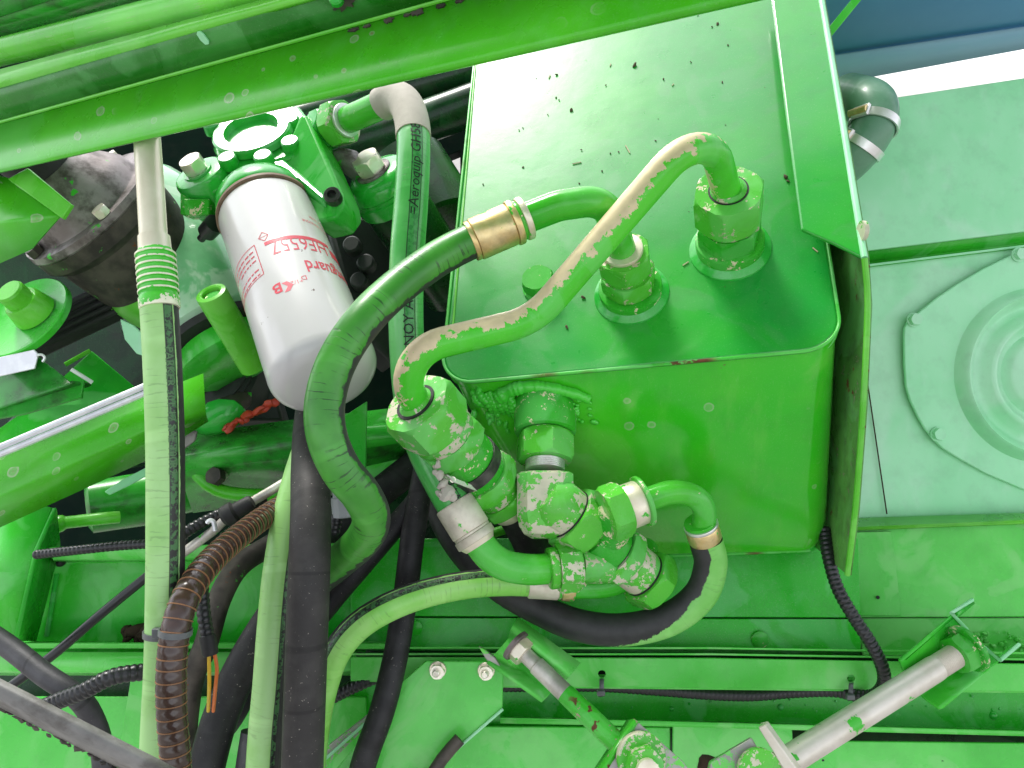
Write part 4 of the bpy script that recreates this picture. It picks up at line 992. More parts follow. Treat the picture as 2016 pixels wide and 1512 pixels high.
mb.build('sealant_bead', M['red'], op)
mb = MB(); mb.slab(PL((356, 850, .77), (372, 842, .77), (388, 850, .77), (384, 868, .77), (362, 885, .77)), .003); mb.build('worn_corner', M['flange'], op, bevel=.001)
mb = MB(); mb.blob(P(425, 822, .785), .016, D(1, .35, 0), 1.9, 5, .2); mb.build('bright_casting', M['cast'], op)
sh = thing('shadow_casting', 'black casting in deep shadow between straight hose and filter end', 'casting', P(460, 720, .86))
mb = MB(); mb.slab(PL((360, 700, .86), (440, 650, .86), (520, 700, .86), (560, 830, .86), (400, 830, .84), (360, 780, .84)), .05); mb.build('casting', M['engine'], sh, bevel=.004)
mb = MB(); mb.blob(P(455, 795, .83), .014, D(1, -.2, 0), 1.6, 2, .5); mb.blob(P(400, 760, .84), .016, D(1, .4, 0), 1.6, 3, .4); mb.build('lug', M['soot'], sh)
gp = thing('hanger_plate', 'narrow upright green plate between filter end and printed hose', 'plate', P(710, 860, .72))
mb = MB(); mb.slab(PL((676, 820, .72), (722, 790, .72), (720, 940, .72), (708, 958, .72), (690, 960, .72)), .004); mb.build('plate', M['green'], gp, bevel=.001)
sb_ = thing('side_bar', 'horizontal green round bar behind the printed hose under the filter', 'bar', P(760, 860, .8))
mb = MB(); mb.tube(PL((690, 862, .78), (860, 848, .80)), .012, 24); mb.build('bar', M['green'], sb_)
mb = MB(); mb.slab(PL((700, 890, .80), (790, 872, .80), (830, 905, .80), (800, 925, .80), (700, 960, .80)), .02); mb.build('bar_block', M['green'], sb_, bevel=.002)

bc = thing('bay_casting', 'green lobed casting in shadow under the diagonal channel', 'casting', P(230, 990, .82))
mb = MB(); a_ = D(.85, .10, .45); p_ = P(170, 1000, .80); mb.lathe(p_, a_, [(0, .020), (.004, .027), (.07, .029), (.075, .024), (.11, .022)], 40); mb.build('barrel', M['grimy'], bc)
mb = MB(); mb.tube(smooth(PL((118, 1030, .75), (190, 1022, .75), (235, 1018, .76)), .01), .006, 16); mb.blob(P(118, 1031, .748), .0085, seed=3, rough=.15); mb.build('lever', M['lime'], bc)
mb = MB(); mb.slab(PL((205, 968, .76), (240, 945, .76), (292, 918, .77), (292, 935, .77), (250, 958, .76), (215, 975, .76)), .004); mb.build('bright_flange', M['pale'], bc, bevel=.001)
bd = thing('black_pulley', 'black pulley drum in shadow left of the green pivot tube', 'pulley', P(420, 720, .84))
a_ = D(-.35, .45, -.8); mb = MB(); mb.lathe(P(425, 742, .86), a_, [(-.03, .055), (-.004, .055), (0, .052), (.004, .055), (.008, .052), (.012, .055), (.016, .052), (.02, .04)], 56); mb.build('drum', M['engine'], bd)
gh = thing('gear_housing', 'dark green gear housing filling the bay behind the starter', 'housing', P(150, 560, .95))
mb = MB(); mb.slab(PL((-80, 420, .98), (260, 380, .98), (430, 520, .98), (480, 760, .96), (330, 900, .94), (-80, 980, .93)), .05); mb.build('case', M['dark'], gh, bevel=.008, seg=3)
for k, (u, v, r) in enumerate(((300, 640, .03), (360, 820, .026), (210, 830, .03), (70, 860, .028))):
    mb = MB(); mb.lathe(P(u, v, .94), D(-.2, .3, -.9), [(0, r), (.02, r * .96), (.024, r * .85), (.026, r * .5)], 36); mb.build('boss', M['dark'], gh)
mc = thing('mount_casting', 'green casting lobes beside the lower end of the printed hose', 'casting', P(760, 930, .84))
mb = MB(); mb.slab(PL((690, 880, .86), (850, 870, .86), (900, 960, .86), (830, 1060, .84), (690, 1080, .84)), .04); mb.build('lobe', M['dark'], mc, bevel=.006)
# ---------------------------------------------------------------- lower left box frame
bx = thing('box_panel', 'recessed green box panel with folded rim behind the lower left hoses', 'panel', P(300, 1180, .72))
mb = MB(); mb.slab(PL((60, 1108, .74), (720, 1100, .74), (720, 1285, .74), (30, 1285, .74)), .004); mb.build('back_sheet', M['green'], bx, bevel=.001)
mb = MB(); mb.sheet([PL((96, 1080, .70), (720, 1072, .70)), PL((104, 1102, .705), (720, 1098, .705)), PL((104, 1108, .738), (720, 1102, .738))], .003); mb.build('top_rim', M['rail'], bx, solid=.003)
mb = MB(); mb.sheet([PL((104, 1000, .70), (66, 1085, .695), (26, 1262, .69)), PL((112, 1000, .70), (74, 1085, .695), (34, 1262, .69)), PL((120, 1080, .735), (108, 1120, .735), (72, 1262, .735))], .002); mb.build('left_rim', M['green'], bx, solid=.003)
mb = MB(); mb.sheet([PL((-40, 960, .715), (-40, 1262, .69)), PL((100, 1000, .703), (27, 1262, .692))], .002); mb.build('side_sheet', M['green'], bx, solid=.003)
mb = MB(); mb.tube(PL((112, 1130, .735), (92, 1252, .735)), .0022, 8); mb.build('weld_line', M['cast'], bx)
mb = MB(); mb.blob(P(120, 1108, .733), .0045, seed=2); mb.build('rubber_plug', M['black'], bx)
lw = thing('lower_sill', 'pale edged green sill under the box panel at the lower left', 'sill', P(300, 1290, .70))
mb = MB(); mb.sheet([PL((-60, 1262, .735), (760, 1262, .735)), PL((-60, 1266, .70), (760, 1266, .70)), PL((-60, 1276, .698), (760, 1276, .698))], .001); mb.build('upper_lip', M['rail'], lw, solid=.002)
mb = MB(); mb.sheet([PL((-60, 1284, .70), (700, 1284, .70)), PL((-60, 1322, .695), (700, 1322, .695)), PL((-60, 1330, .73), (700, 1330, .73))], .003); mb.build('face', M['rail'], lw, solid=.003)
dp = thing('lower_plate', 'wide pale green lower skirt plate behind the grey trim bar', 'plate', P(200, 1430, .75))
mb = MB(); mb.slab(PL((-80, 1372, .74), (720, 1372, .74), (720, 1600, .72), (-80, 1600, .72)), .004); mb.build('sheet', M['rail'], dp, bevel=.001)
mb = MB(); mb.slab(PL((256, 1340, .70), (300, 1330, .70), (300, 1600, .69), (215, 1600, .69)), .004); mb.build('stiffener', M['rail'], dp, bevel=.001)
rd = MB(); rd.slab(PL((-80, 1322, .80), (740, 1322, .80), (740, 1390, .79), (-80, 1390, .79)), .004); rd.build('shadow_gap', M['dark'], label='dark green strip painting in the gap shade under the lower left sill', cat='strip')  # dark slab, the gap's shade put into its colour
cl = MB()
q = random.Random(4)
for k in range(14): cl.blob(P(262 + q.uniform(-20, 30), 1252 + q.uniform(-10, 8), .725), px(q.uniform(8, 15), .72), seed=k, rough=.6)
cl.build('dirt_clod', M['soil'], label='brown clod of caked dirt on the sill beside the straight hose', cat='dirt')

# ---------------------------------------------------------------- shelf, rails under the tank
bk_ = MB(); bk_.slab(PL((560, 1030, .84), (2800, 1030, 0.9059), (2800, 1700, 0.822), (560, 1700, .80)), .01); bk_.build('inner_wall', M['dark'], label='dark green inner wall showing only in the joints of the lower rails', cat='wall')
shf = thing('tank_shelf', 'rough painted green shelf strip under the tank with a seam line', 'shelf', P(1200, 1200, .72))
sf = lambda u, v: P(u, v, .745 - .02 * (v - 1100) / 180)
mb = MB(); mb.slab([sf(690, 1060), sf(1690, 1060), sf(1695, 1216), sf(690, 1213)], .004); mb.build('upper_face', M['shelf'], shf, bevel=.0008)
mb = MB(); mb.slab([sf(690, 1216) , sf(1695, 1219), sf(1695, 1290), sf(690, 1280)], .004); mb.build('lower_face', M['shelf'], shf, bevel=.0008)
mb = MB(); mb.lathe(sf(1495, 1258) - FW * .0005, -FW, [(0, .008), (.002, .008), (.0025, .007)], 24); mb.build('plug', M['fit0'], shf)
mb = MB(); mb.lathe(sf(818, 1235) - FW * .0005, -FW, [(0, .007), (.002, .007), (.0025, .006)], 24); mb.build('plug', M['shelf'], shf)
lips = thing('sheet_lips', 'two thin parallel sheet metal lips running under the tank shelf', 'edge', P(1300, 1282, .70))
for v0, d_ in ((1273, .700), (1285, .697)):
    mb = MB(); mb.sheet([PL((690, v0, .73), (1400, v0, .73), (2120, v0 + 12, .73)), PL((690, v0 + 1, d_), (1400, v0 + 1, d_), (2120, v0 + 13, d_)), PL((690, v0 + 5, d_), (1400, v0 + 5, d_), (2120, v0 + 17, d_))], .0005)
    mb.build('lip', M['rail'], lips, solid=.0015)
rl = thing('chassis_rail', 'long horizontal bright green chassis rail with two keyhole slots', 'rail', P(1400, 1330, .69))
rp = Plane(P(1400, 1330, .694), (FW * -1 + UP * .12))
def key(u, v): return [rp(u + 7.5 * math.cos(2 * math.pi * k / 14), v + 7.5 * math.sin(2 * math.pi * k / 14)) for k in range(14)]
mb = MB(); mb.slab([rp(690, 1294), rp(1400, 1296), rp(2800, 1322), rp(2800, 1370), rp(1690, 1358), rp(1000, 1351), rp(690, 1338)], .003, holes=(key(1185, 1327), key(1676, 1336)))
mb.build('rail_face', M['rail'], rl, bevel=.0006)
for u, v in ((1185, 1327), (1676, 1336)):
    mb = MB(); mb.slab([rp(u - 12, v - 12, -.02), rp(u + 12, v - 12, -.02), rp(u + 12, v + 12, -.02), rp(u - 12, v + 12, -.02)], .001); mb.build('slot_shadow', M['black'], rl)
mb = MB(); mb.sheet([[rp(690, 1338, -.003), rp(1000, 1351, -.003), rp(2800, 1370, -.003)], [rp(690, 1340, -.05), rp(1000, 1353, -.05), rp(2800, 1372, -.05)]], .001); mb.build('rail_underside', M['rail'], rl, solid=.002)
gp_ = thing('recessed_strip', 'recessed darker green strip with weld spatter under the chassis rail', 'strip', P(1400, 1390, .75))
mb = MB(); mb.slab(PL((690, 1300, .755), (2800, 1329.5, 0.755), (2800, 1454.5, 0.745), (690, 1425, .745)), .004); mb.build('sheet', M['shelf'], gp_)
mb = MB(); q = random.Random(12)
for k in range(60):
    u, v = q.uniform(1000, 2010), q.uniform(1368, 1425); mb.blob(P(u, v, .7485), px(q.uniform(1.2, 3), .75), seed=k, sub=1, rough=.3)
for u, v, r in ((1322, 1395, 5), (1537, 1392, 6), (1955, 1408, 8)): mb.blob(P(u, v, .748), px(r, .75), seed=3, rough=.1)
mb.build('weld_spatter', M['cast'], gp_)
lg = thing('ledge', 'thin pale green ledge below the recessed strip across the bottom right', 'ledge', P(1400, 1425, .71))
mb = MB(); mb.sheet([PL((985, 1411, .745), (1300, 1417, .745), (2800, 1455.4, 0.745)), PL((985, 1413, .712), (1300, 1419, .712), (2800, 1461.1, 0.712)), PL((985, 1424, .710), (1300, 1430, .710), (2800, 1470.2, 0.71))], .001); mb.build('ledge_lip', M['rail'], lg, solid=.002)
sk = thing('skirt_plate', 'broad green bottom skirt plate with a darker welded joint', 'plate', P(1300, 1480, .73))
mb = MB(); mb.slab(PL((880, 1430, .735), (1320, 1432, .735), (1320, 1620, .72), (780, 1620, .72)), .004); mb.build('left_sheet', M['rail'], sk, bevel=.001)
mb = MB(); mb.slab(PL((1325, 1428, .728), (1560, 1434, .728), (1570, 1620, .715), (1325, 1620, .715)), .004); mb.build('centre_sheet', M['rail'], sk, bevel=.001)
mb = MB(); mb.slab(PL((1556, 1458, .738), (2800, 1471.2, 0.738), (2800, 1620, 0.722), (1556, 1620, .722)), .004); mb.build('right_sheet', M['rail'], sk, bevel=.001)
mb = MB(); mb.blob(P(1392, 1498, .724), .006, RT, 1.6, 3, .5); mb.build('dirt_hole', M['soil'], sk)
for u, v in ((1855, 1499), (1620, 1497)):
    mb = MB(); mb.lathe(P(u, v, .7345), -FW, [(0, .0012), (.0006, .0012)], 12); mb.build('pin_hole', M['black'], sk)
# gusset with two bolts
gs = thing('gusset_plate', 'flat green gusset plate with two bolts along its top edge', 'plate', P(860, 1420, .66))
mb = MB(); mb.slab(PL((770, 1362, .672), (838, 1302, .672), (975, 1303, .672), (991, 1328, .672), (989, 1393, .668), (905, 1468, .665), (845, 1620, .66), (600, 1620, .66), (640, 1540, .664), (735, 1428, .67)), .005); mb.build('plate', M['rail'], gs, bevel=.0008)
mb = MB(); mb.tube(PL((990, 1396, .666), (905, 1470, .663), (838, 1535, .66)), .0013, 8); mb.build('bright_edge', M['pale'], gs)
for u, v in ((862, 1318), (957, 1320)):
    b = P(u, v, .6715); mb = MB(); mb.lathe(b, -FW, [(0, .0075), (.0012, .0075), (.0018, .0070)], 28); mb.build('washer', M['bolt'], gs)
    mb = MB(); mb.hexa(b - FW * .0016, -FW, .0115, .006, rot=.2); mb.build('bolt', M['bolt'], gs)
    mb = MB(); mb.lathe(b - FW * .0070, D(-.25, .05, -1), [(0, .0032), (.004, .0032), (.0048, .0024)], 16); mb.build('stud_end', M['bolt'], gs)
fd_ = MB(); fd_.tube(smooth(PL((905, 1455, .655), (870, 1495, .65), (830, 1560, .645)), .01), .0055, 14); fd_.build('braided_hose', M['soot'], label='short grimy braided hose end on the gusset at the bottom', cat='hose')
# inner plates between hoses (bottom centre)
ip = thing('inner_strut', 'short green strut plate half hidden between black hoses at the bottom', 'strut', P(690, 1420, .70))
mb = MB(); mb.slab(PL((632, 1480, .705), (728, 1405, .71), (732, 1420, .71), (632, 1520, .705)), .004); mb.build('plate', M['linkplate'], ip, bevel=.0006)
mb = MB(); mb.tube(PL((634, 1500, .700), (728, 1416, .706)), .0014, 8); mb.build('bright_edge', M['pale'], ip)
vp = thing('upright_web', 'dark green upright web beside the leaning black hose under the tank', 'plate', P(730, 1240, .76))
mb = MB(); mb.slab(PL((690, 1205, .742), (745, 1200, .742), (742, 1280, .735), (690, 1280, .735)), .003); mb.build('plate', M['dark'], vp, bevel=.001)

# ---------------------------------------------------------------- guard plate right of the tank
gd = thing('guard_plate', 'tall folded green guard plate wrapped round the right side of the tank', 'plate', P(1690, 500, .6))
N2 = NT_
Tg = Plane(T(1620, 300, .028), NT_)
o1 = [Tg(1516, -30), Tg(1520, 5), Tg(1548, 230), Tg(1578, 452)]
o2 = [Tg(1612, -30), Tg(1621, 20), Tg(1660, 250), Tg(1702, 508)]
mb = MB(); mb.slab(o1 + [Tg(1640, 478), Tg(1690, 503)] + o2[::-1], .004); mb.build('lid_flange', M['tank_top'], gd, bevel=.0018, seg=3)
e1 = o2[-1]
side_pts = [o2[0], o2[1], o2[2], e1, P(1708, 600, e1.__sub__(CAM).dot(FW) + .004), P(1699, 800, .60), P(1684, 1000, .625), P(1668, 1132, .64)]
back_ = [p + FW * .20 + RT * .030 for p in side_pts]
mb = MB(); mb.sheet([side_pts, back_], .002); mb.build('side_sheet', M['inner'], gd, solid=.0035)
mb = MB(); mb.tube(smooth(side_pts[3:], .01), .0024, 10); mb.build('rolled_edge', M['lime'], gd)
mb = MB(); mb.tube(side_pts[:4], .0026, 10); mb.build('bend_highlight', M['pale'], gd)  # pale tube stands for the highlight on the bend
mb = MB(); mb.lathe(P(1694, 455, .60), RT, [(0, .008), (.003, .008), (.004, .007)], 24); mb.build('rivet', M['fit2'], gd)

# ---------------------------------------------------------------- right hand body panels
pa = thing('body_panel', 'large glare-tinted green upper body panel below the bright gap on the right', 'panel', P(1850, 320, .85))
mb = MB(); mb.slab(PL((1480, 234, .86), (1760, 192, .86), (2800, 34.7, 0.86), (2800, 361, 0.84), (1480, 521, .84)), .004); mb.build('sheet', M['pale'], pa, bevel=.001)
pl2 = thing('panel_step', 'dark green step strip with bright lip between two glare-tinted panels', 'strip', P(1850, 490, .84))
mb = MB(); mb.sheet([PL((1480, 522, .846), (2800, 362, 0.846)), PL((1480, 547, .862), (2800, 383.7, 0.862)), PL((1480, 551, .835), (2800, 387.7, 0.835))], .001)
mb.build('strip', M['green'], pl2, solid=.002)
mb = MB(); mb.tube(PL((1640, 531, .834), (2800, 387.7, 0.834)), .0013, 8); mb.build('lip', M['pale'], pl2)
pb = thing('body_panel', 'tall glare-tinted green side panel carrying the round bolted cover', 'panel', P(1750, 800, .82))
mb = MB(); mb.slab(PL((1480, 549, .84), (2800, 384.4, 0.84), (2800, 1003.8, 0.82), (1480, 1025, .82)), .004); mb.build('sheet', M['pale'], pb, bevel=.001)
mb = MB(); mb.tube(PL((1706, 740, .829), (1746, 1012, .816)), .0008, 6); mb.build('seam', M['soil'], pb)
cv = thing('round_cover', 'glare-tinted green cover plate with embossed rings and bolts at the right edge', 'cover', P(1950, 740, .82))
cpl = Plane(P(1900, 740, .8225), (FW * -1 + UP * .04))
outl = [(1780, 660), (1781, 645), (1788, 632), (1800, 622), (1845, 586), (1890, 556), (1940, 527), (1990, 503), (2060, 488), (2140, 496), (2230, 540), (2300, 620), (2330, 720), (2310, 830), (2250, 915), (2160, 970), (2080, 985), (2010, 962), (1940, 932), (1890, 904), (1858, 884), (1838, 866), (1822, 846), (1806, 818), (1792, 788), (1784, 760), (1781, 720)]
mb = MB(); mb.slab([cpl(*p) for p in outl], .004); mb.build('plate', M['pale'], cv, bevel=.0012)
rc_ = cpl(2052, 738, .0)
mb = MB(); na = cpl.n
rr = lambda n_: px(n_, .82)
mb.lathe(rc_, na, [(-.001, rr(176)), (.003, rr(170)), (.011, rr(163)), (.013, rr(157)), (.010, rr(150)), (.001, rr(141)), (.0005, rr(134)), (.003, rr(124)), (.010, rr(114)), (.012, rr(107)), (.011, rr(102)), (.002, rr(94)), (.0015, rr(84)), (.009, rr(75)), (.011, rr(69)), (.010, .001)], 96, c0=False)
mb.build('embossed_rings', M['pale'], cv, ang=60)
for i, (u, v) in enumerate(((1798, 630), (1844, 855), (2004, 502))):
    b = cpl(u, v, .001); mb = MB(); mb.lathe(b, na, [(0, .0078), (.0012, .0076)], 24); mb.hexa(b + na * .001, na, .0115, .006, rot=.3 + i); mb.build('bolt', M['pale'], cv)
pc = thing('body_panel', 'lower glare-tinted green panel with a thin raised patch right of the tank', 'panel', P(1850, 1120, .79))
mb = MB(); mb.sheet([PL((1675, 1020, .815), (2800, 984.5, 0.815)), PL((1673, 1038, .782), (2800, 990.7, 0.782)), PL((1672, 1044, .780), (2800, 1001.5, 0.78))], .001); mb.build('top_lip', M['lime'], pc, solid=.002)
mb = MB(); mb.slab(PL((1660, 1040, .79), (2800, 1007.4, 0.79), (2800, 1211.2, 0.77), (1690, 1216, .77)), .004); mb.build('sheet', M['rail'], pc, bevel=.001)
mb = MB(); mb.slab(PL((1672, 1048, .7845), (1756, 1046, .7845), (1775, 1212, .768), (1676, 1212, .768)), .0012); mb.build('raised_patch', M['rail'], pc, bevel=.0005)
mb = MB(); mb.lathe(P(1728, 1176, .770), -FW, [(0, .0018), (.0006, .0018)], 14); mb.build('pin_hole', M['black'], pc)
mb = MB(); mb.slab(PL((1690, 1218, .772), (2800, 1213.2, 0.772), (2800, 1314.4, 0.765), (1700, 1290, .765)), .004); mb.build('lower_strip', M['rail'], pc, bevel=.001)
mb = MB(); q = random.Random(21)
for k in range(50): mb.blob(P(q.uniform(1830, 2016), q.uniform(1245, 1285), .766), px(q.uniform(2, 6), .77), seed=k, sub=1, rough=.4)
mb.build('weld_spatter', M['rail'], pc)
# ceiling sheets at upper right
cs = thing('overhead_duct', 'blue grey overhead duct above the bright gap at the top right', 'duct', P(1850, 60, .95))
mb = MB(); mb.sheet([PL((1560, -120, .80), (2800, -197.5, 0.8)), PL((1560, 118, .98), (2800, -68, 0.98)), PL((1560, 182, 1.0), (2800, -46.6, 1)), PL((1560, 120, 1.2), (2800, -73.8, 1.2))], .006, 6)
mb.build('duct_sheet', M['bluegrey'], cs, solid=.004)
mb = MB(); mb.sheet([PL((1560, 122, .974), (2800, -64, 0.974)), PL((1560, 180, .995), (2800, -48.6, 0.995))], .002); mb.build('lower_band', M['bluegrey2'], cs, solid=.002)
bk = MB(); bk.slab(PL((1618, 70, .80), (1700, -30, .80), (1720, -30, .80), (1632, 78, .80)), .004); bk.build('diagonal_brace', M['green'], label='thin green diagonal brace at the top right above the duct', cat='brace', bevel=.001)
# rubber elbow with clamps
el = thing('rubber_elbow', 'pale green rubber elbow with two worm clamps right of the guard plate', 'hose', P(1710, 240, .78))
ep = smooth(PL((1630, 345, .80), (1668, 318, .785), (1702, 280, .775), (1722, 238, .775), (1712, 205, .79), (1672, 190, .84)), .004)
mb = MB(); mb.tube(ep, lambda s, L: (.0212 + .0030 * min(1, max(0, (s / L - .42) * 6))), 36); mb.build('elbow_body', M['greyelbow'], el)
for k, i0 in enumerate((9, 14)):
    p = ep[i0]; t = (ep[i0 + 1] - ep[i0 - 1]).normalized(); r0 = .0222 + .001 * k
    mb = MB(); mb.lathe(p - t * .004, t, [(0, r0 - .001), (0, r0 + .0008), (.0085, r0 + .0010), (.0085, r0 - .001)], 44, c0=False, c1=False); mb.build('clamp_band', M['steel'], el)
    mb = MB(); x, y = basis(t, D(-.7, .7, -.4)); mb.tube([p + x * (r0 + .002) - y * .010, p + x * (r0 + .002) + y * .010], .004, 12); mb.build('clamp_screw', M['brass'], el)
    mb = MB(); mb.box(p + x * (r0 + .001) + y * .002, x * .0018, y * .009, t * .006); mb.build('clamp_housing', M['steel'], el, bevel=.0006)
mb = MB(); mb.tube(PL((1610, 350, .815), (1650, 316, .79)), .0200, 32); mb.build('pipe_end', M['green'], el)

# ---------------------------------------------------------------- link rods and brackets at the bottom
rb_ = thing('link_bracket', 'green folded channel bracket holding the pale rod at the lower right', 'bracket', P(1870, 1290, .62))
bn = D(-.35, .25, -.9)
mb = MB(); mb.sheet([PL((1812, 1268, .672), (1913, 1182, .697)), PL((1772, 1296, .636), (1873, 1208, .661)), PL((1790, 1338, .652), (1903, 1240, .676)), PL((1815, 1368, .652), (1937, 1276, .676)), PL((1855, 1397, .634), (1969, 1301, .659)), PL((1890, 1366, .669), (2005, 1270, .695))], .003, 5)
mb.build('channel', M['green'], rb_, solid=.0035)
mb = MB(); mb.tube(PL((1914, 1181, .694), (1873, 1207, .6585), (1903, 1239, .6735)), .0017, 8); mb.tube(PL((1938, 1275, .6735), (1969, 1300, .6565), (2006, 1269, .692)), .0017, 8); mb.build('bright_end', M['pale'], rb_)
r1a, r1b = P(1886, 1288, .650), P(1560, 1492, .600); ax1 = (r1b - r1a).normalized()
lr = thing('link_rod', 'long pale zinc rod slanting from lower right bracket to bottom plate', 'rod', r1a)
mb = MB(); mb.lathe(r1a - ax1 * .012, ax1, [(0, .020), (.003, .020), (.004, .019)], 36); mb.build('washer', M['fit0'], lr)
mb = MB(); mb.hexa(r1a - ax1 * .0085, ax1, .029, .0125, rot=.2); mb.build('nut', M['fit0'], lr)
pr = []
for k in range(16): pr += [(k * .0016, .0092), (k * .0016 + .0008, .0098)]
mb = MB(); mb.lathe(r1a, ax1, pr, 28); mb.build('threads', M['rodpale'], lr)
mb = MB(); mb.lathe(r1a + ax1 * .024, ax1, [(0, .0100), (.003, .0103), ((r1b - r1a).length - .01, .0105)], 32); mb.build('rod_shaft', M['rodpale'], lr)
lbk = thing('link_bracket', 'green folded channel bracket with washer left of the dark gap under tank', 'bracket', P(1060, 1290, .63))
mb = MB(); mb.sheet([PL((1020, 1215, .655), (1143, 1305, .640)), PL((1005, 1238, .638), (1118, 1335, .622)), PL((1000, 1258, .672), (1102, 1348, .655)), PL((978, 1283, .668), (1085, 1362, .650)), PL((962, 1300, .645), (1070, 1376, .630))], .003, 5); mb.build('channel', M['rail'], lbk, solid=.0035)
mb = MB(); mb.slab(PL((942, 1273, .645), (955, 1280, .645), (975, 1295, .645), (985, 1312, .645), (975, 1318, .645), (955, 1296, .645)), .004); mb.build('cut_tab', M['linkplate'], lbk, bevel=.0008)
r2a, r2b = P(1030, 1285, .636), P(1222, 1470, .590); ax2 = (r2b - r2a).normalized()
lr2 = thing('link_rod', 'rod part grey part rusty green slanting from washer to bottom plate', 'rod', r2a)
mb = MB(); mb.lathe(r2a - ax2 * .010, ax2, [(0, .0135), (.003, .0135), (.004, .0125)], 36); mb.build('washer', M['flange'], lr2)
mb = MB(); mb.hexa(r2a - ax2 * .0065, ax2, .0195, .009, rot=.3); mb.build('nut', M['zinc'], lr2)
mb = MB(); mb.lathe(r2a, ax2, [(0, .0064), (.014, .0064), (.015, .0074), (.047, .0076)], 28); mb.build('grey_shaft', M['rodgrey'], lr2)
mb = MB(); mb.lathe(r2a + ax2 * .046, ax2, [(0, .0077), (.003, .0080), ((r2b - r2a).length - .043, .0082)], 28); mb.build('green_shaft', M['linkrod'], lr2)
cpq = thing('pivot_plate', 'scraped angled pivot plate with washer at the bottom edge', 'plate', P(1265, 1480, .58))
mb = MB(); mb.slab(PL((1246, 1417, .585), (1258, 1424, .583), (1345, 1500, .572), (1390, 1560, .568), (1190, 1580, .568), (1196, 1512, .574)), .007); mb.build('plate', M['linkplate'], cpq, bevel=.001)
mb = MB(); mb.sheet([PL((1249, 1415, .583), (1185, 1512, .572), (1150, 1570, .568)), PL((1233, 1418, .600), (1168, 1515, .59), (1130, 1575, .586))], .001); mb.build('edge_flange', M['linkrod'], cpq, solid=.004)
wa = P(1262, 1492, .573); wx = D(.12, .22, -.97)
mb = MB(); mb.lathe(wa, wx, [(-.002, .0185), (.002, .0185), (.003, .0178)], 40); mb.build('washer', M['fit2'], cpq)
mb = MB(); mb.hexa(wa + wx * .003 - UP * .003, wx, .024, .012, rot=.1); mb.build('nut', M['fit2'], cpq)
mb = MB(); mb.lathe(wa + wx * .012 - UP * .005, wx, [(0, .0085), (.008, .0085), (.009, .007)], 24); mb.build('stud', M['zinc'], cpq)
cpr = thing('pivot_plate', 'grey scraped pivot plate meeting the pale rod at the bottom edge', 'plate', P(1500, 1480, .58))
mb = MB(); mb.slab(PL((1398, 1500, .588), (1480, 1452, .588), (1560, 1590, .575), (1380, 1590, .575)), .006); mb.build('plate', M['linkplate'], cpr, bevel=.001)
mb = MB(); mb.slab(PL((1492, 1432, .586), (1507, 1428, .582), (1580, 1530, .570), (1560, 1545, .572)), .010); mb.build('edge_bar', M['rodpale'], cpr, bevel=.001)
mb = MB(); mb.lathe(P(1494, 1518, .578), D(.1, .2, -.97), [(-.002, .0165), (.003, .0165), (.004, .015)], 36); mb.build('washer', M['fit2'], cpr)
# keyhole zip ties
for i, (u, v, lab) in enumerate(((1185, 1350, 'grey zip tie in the left keyhole of the chassis rail'), (1676, 1358, 'grey zip tie in the right keyhole of the chassis rail'))):
    z = thing('zip_tie', lab, 'zip tie', P(u, v, .69), 'zip ties on the chassis rail')
    mb = MB(); mb.sheet([PL((u - 4, v - 18, .700), (u - 5, v - 10, .686), (u - 5, v + 12, .682), (u - 7, v + 22, .70)), PL((u + 5, v - 18, .700), (u + 4, v - 10, .686), (u + 4, v + 12, .682), (u + 2, v + 22, .70))], .001); mb.build('strap', M['tie'], z, solid=.001)
    mb = MB(); mb.box(P(u - 2, v + 14, .681), RT * px(8, .68), UP * px(5, .68), FW * .002); mb.build('buckle', M['tie'], z, bevel=.0006)

# ---------------------------------------------------------------- conduits, cables, rubber hoses
def conduit(name, pts, r, pitch, mat, label, ring=None, group='black corrugated conduits', depth=.12, n=18):
    pth = smooth(PL(*pts), pitch / 5)
    L, _ = frames(pth)
    rr_ = lambda s, Lt: r * (1 - depth * (.5 + .5 * math.cos(2 * math.pi * s / pitch)) ** 2)
    mb = MB(); mb.tube(pth, rr_, n)
    if ring is None: return mb.build(name, mat, label=label, cat='conduit', group=group)
    t = thing(name, label, 'conduit', pth[len(pth) // 2]); mb.build('conduit_wall', mat, t)
    rgm = MB(); s = pitch; _, fr = frames(pth)
    idx = 0
    while s < L[-1]:
        while idx < len(L) - 1 and L[idx] < s: idx += 1
        Tn, N, B = fr[idx]; rgm.lathe(pth[idx] - Tn * .0005, Tn, [(0, r * .93), (.0002, r * 1.02), (.0008, r * 1.02), (.001, r * .93)], 24, c0=False, c1=False); s += pitch
    rgm.build('ribs', ring, t, ang=60)
    return t
conduit('corrugated_conduit', [(350, 1600, .468), (346, 1500, .468), (338, 1400, .468), (338, 1310, .469), (348, 1230, .473), (372, 1165, .485), (415, 1105, .515), (475, 1052, .56), (540, 1005, .61), (620, 960, .66)], .0089, .0072, M['hose_brown'], 'glossy brown corrugated conduit curving up from the bottom left', ring=M['rib_brown'], depth=.05, n=24)
conduit('corrugated_conduit', [(1622, 1040, .70), (1632, 1100, .685), (1650, 1160, .675), (1683, 1218, .668), (1712, 1262, .664), (1736, 1310, .665), (1740, 1345, .67), (1722, 1368, .68), (1690, 1370, .69), (1640, 1360, .705), (1560, 1362, .715), (1480, 1368, .715), (1400, 1366, .715), (1300, 1358, .716), (1180, 1350, .718), (1060, 1350, .718), (980, 1350, .72)], .0058, .0042, M['conduit'], 'black corrugated conduit snaking down right of the tank and along the rail')
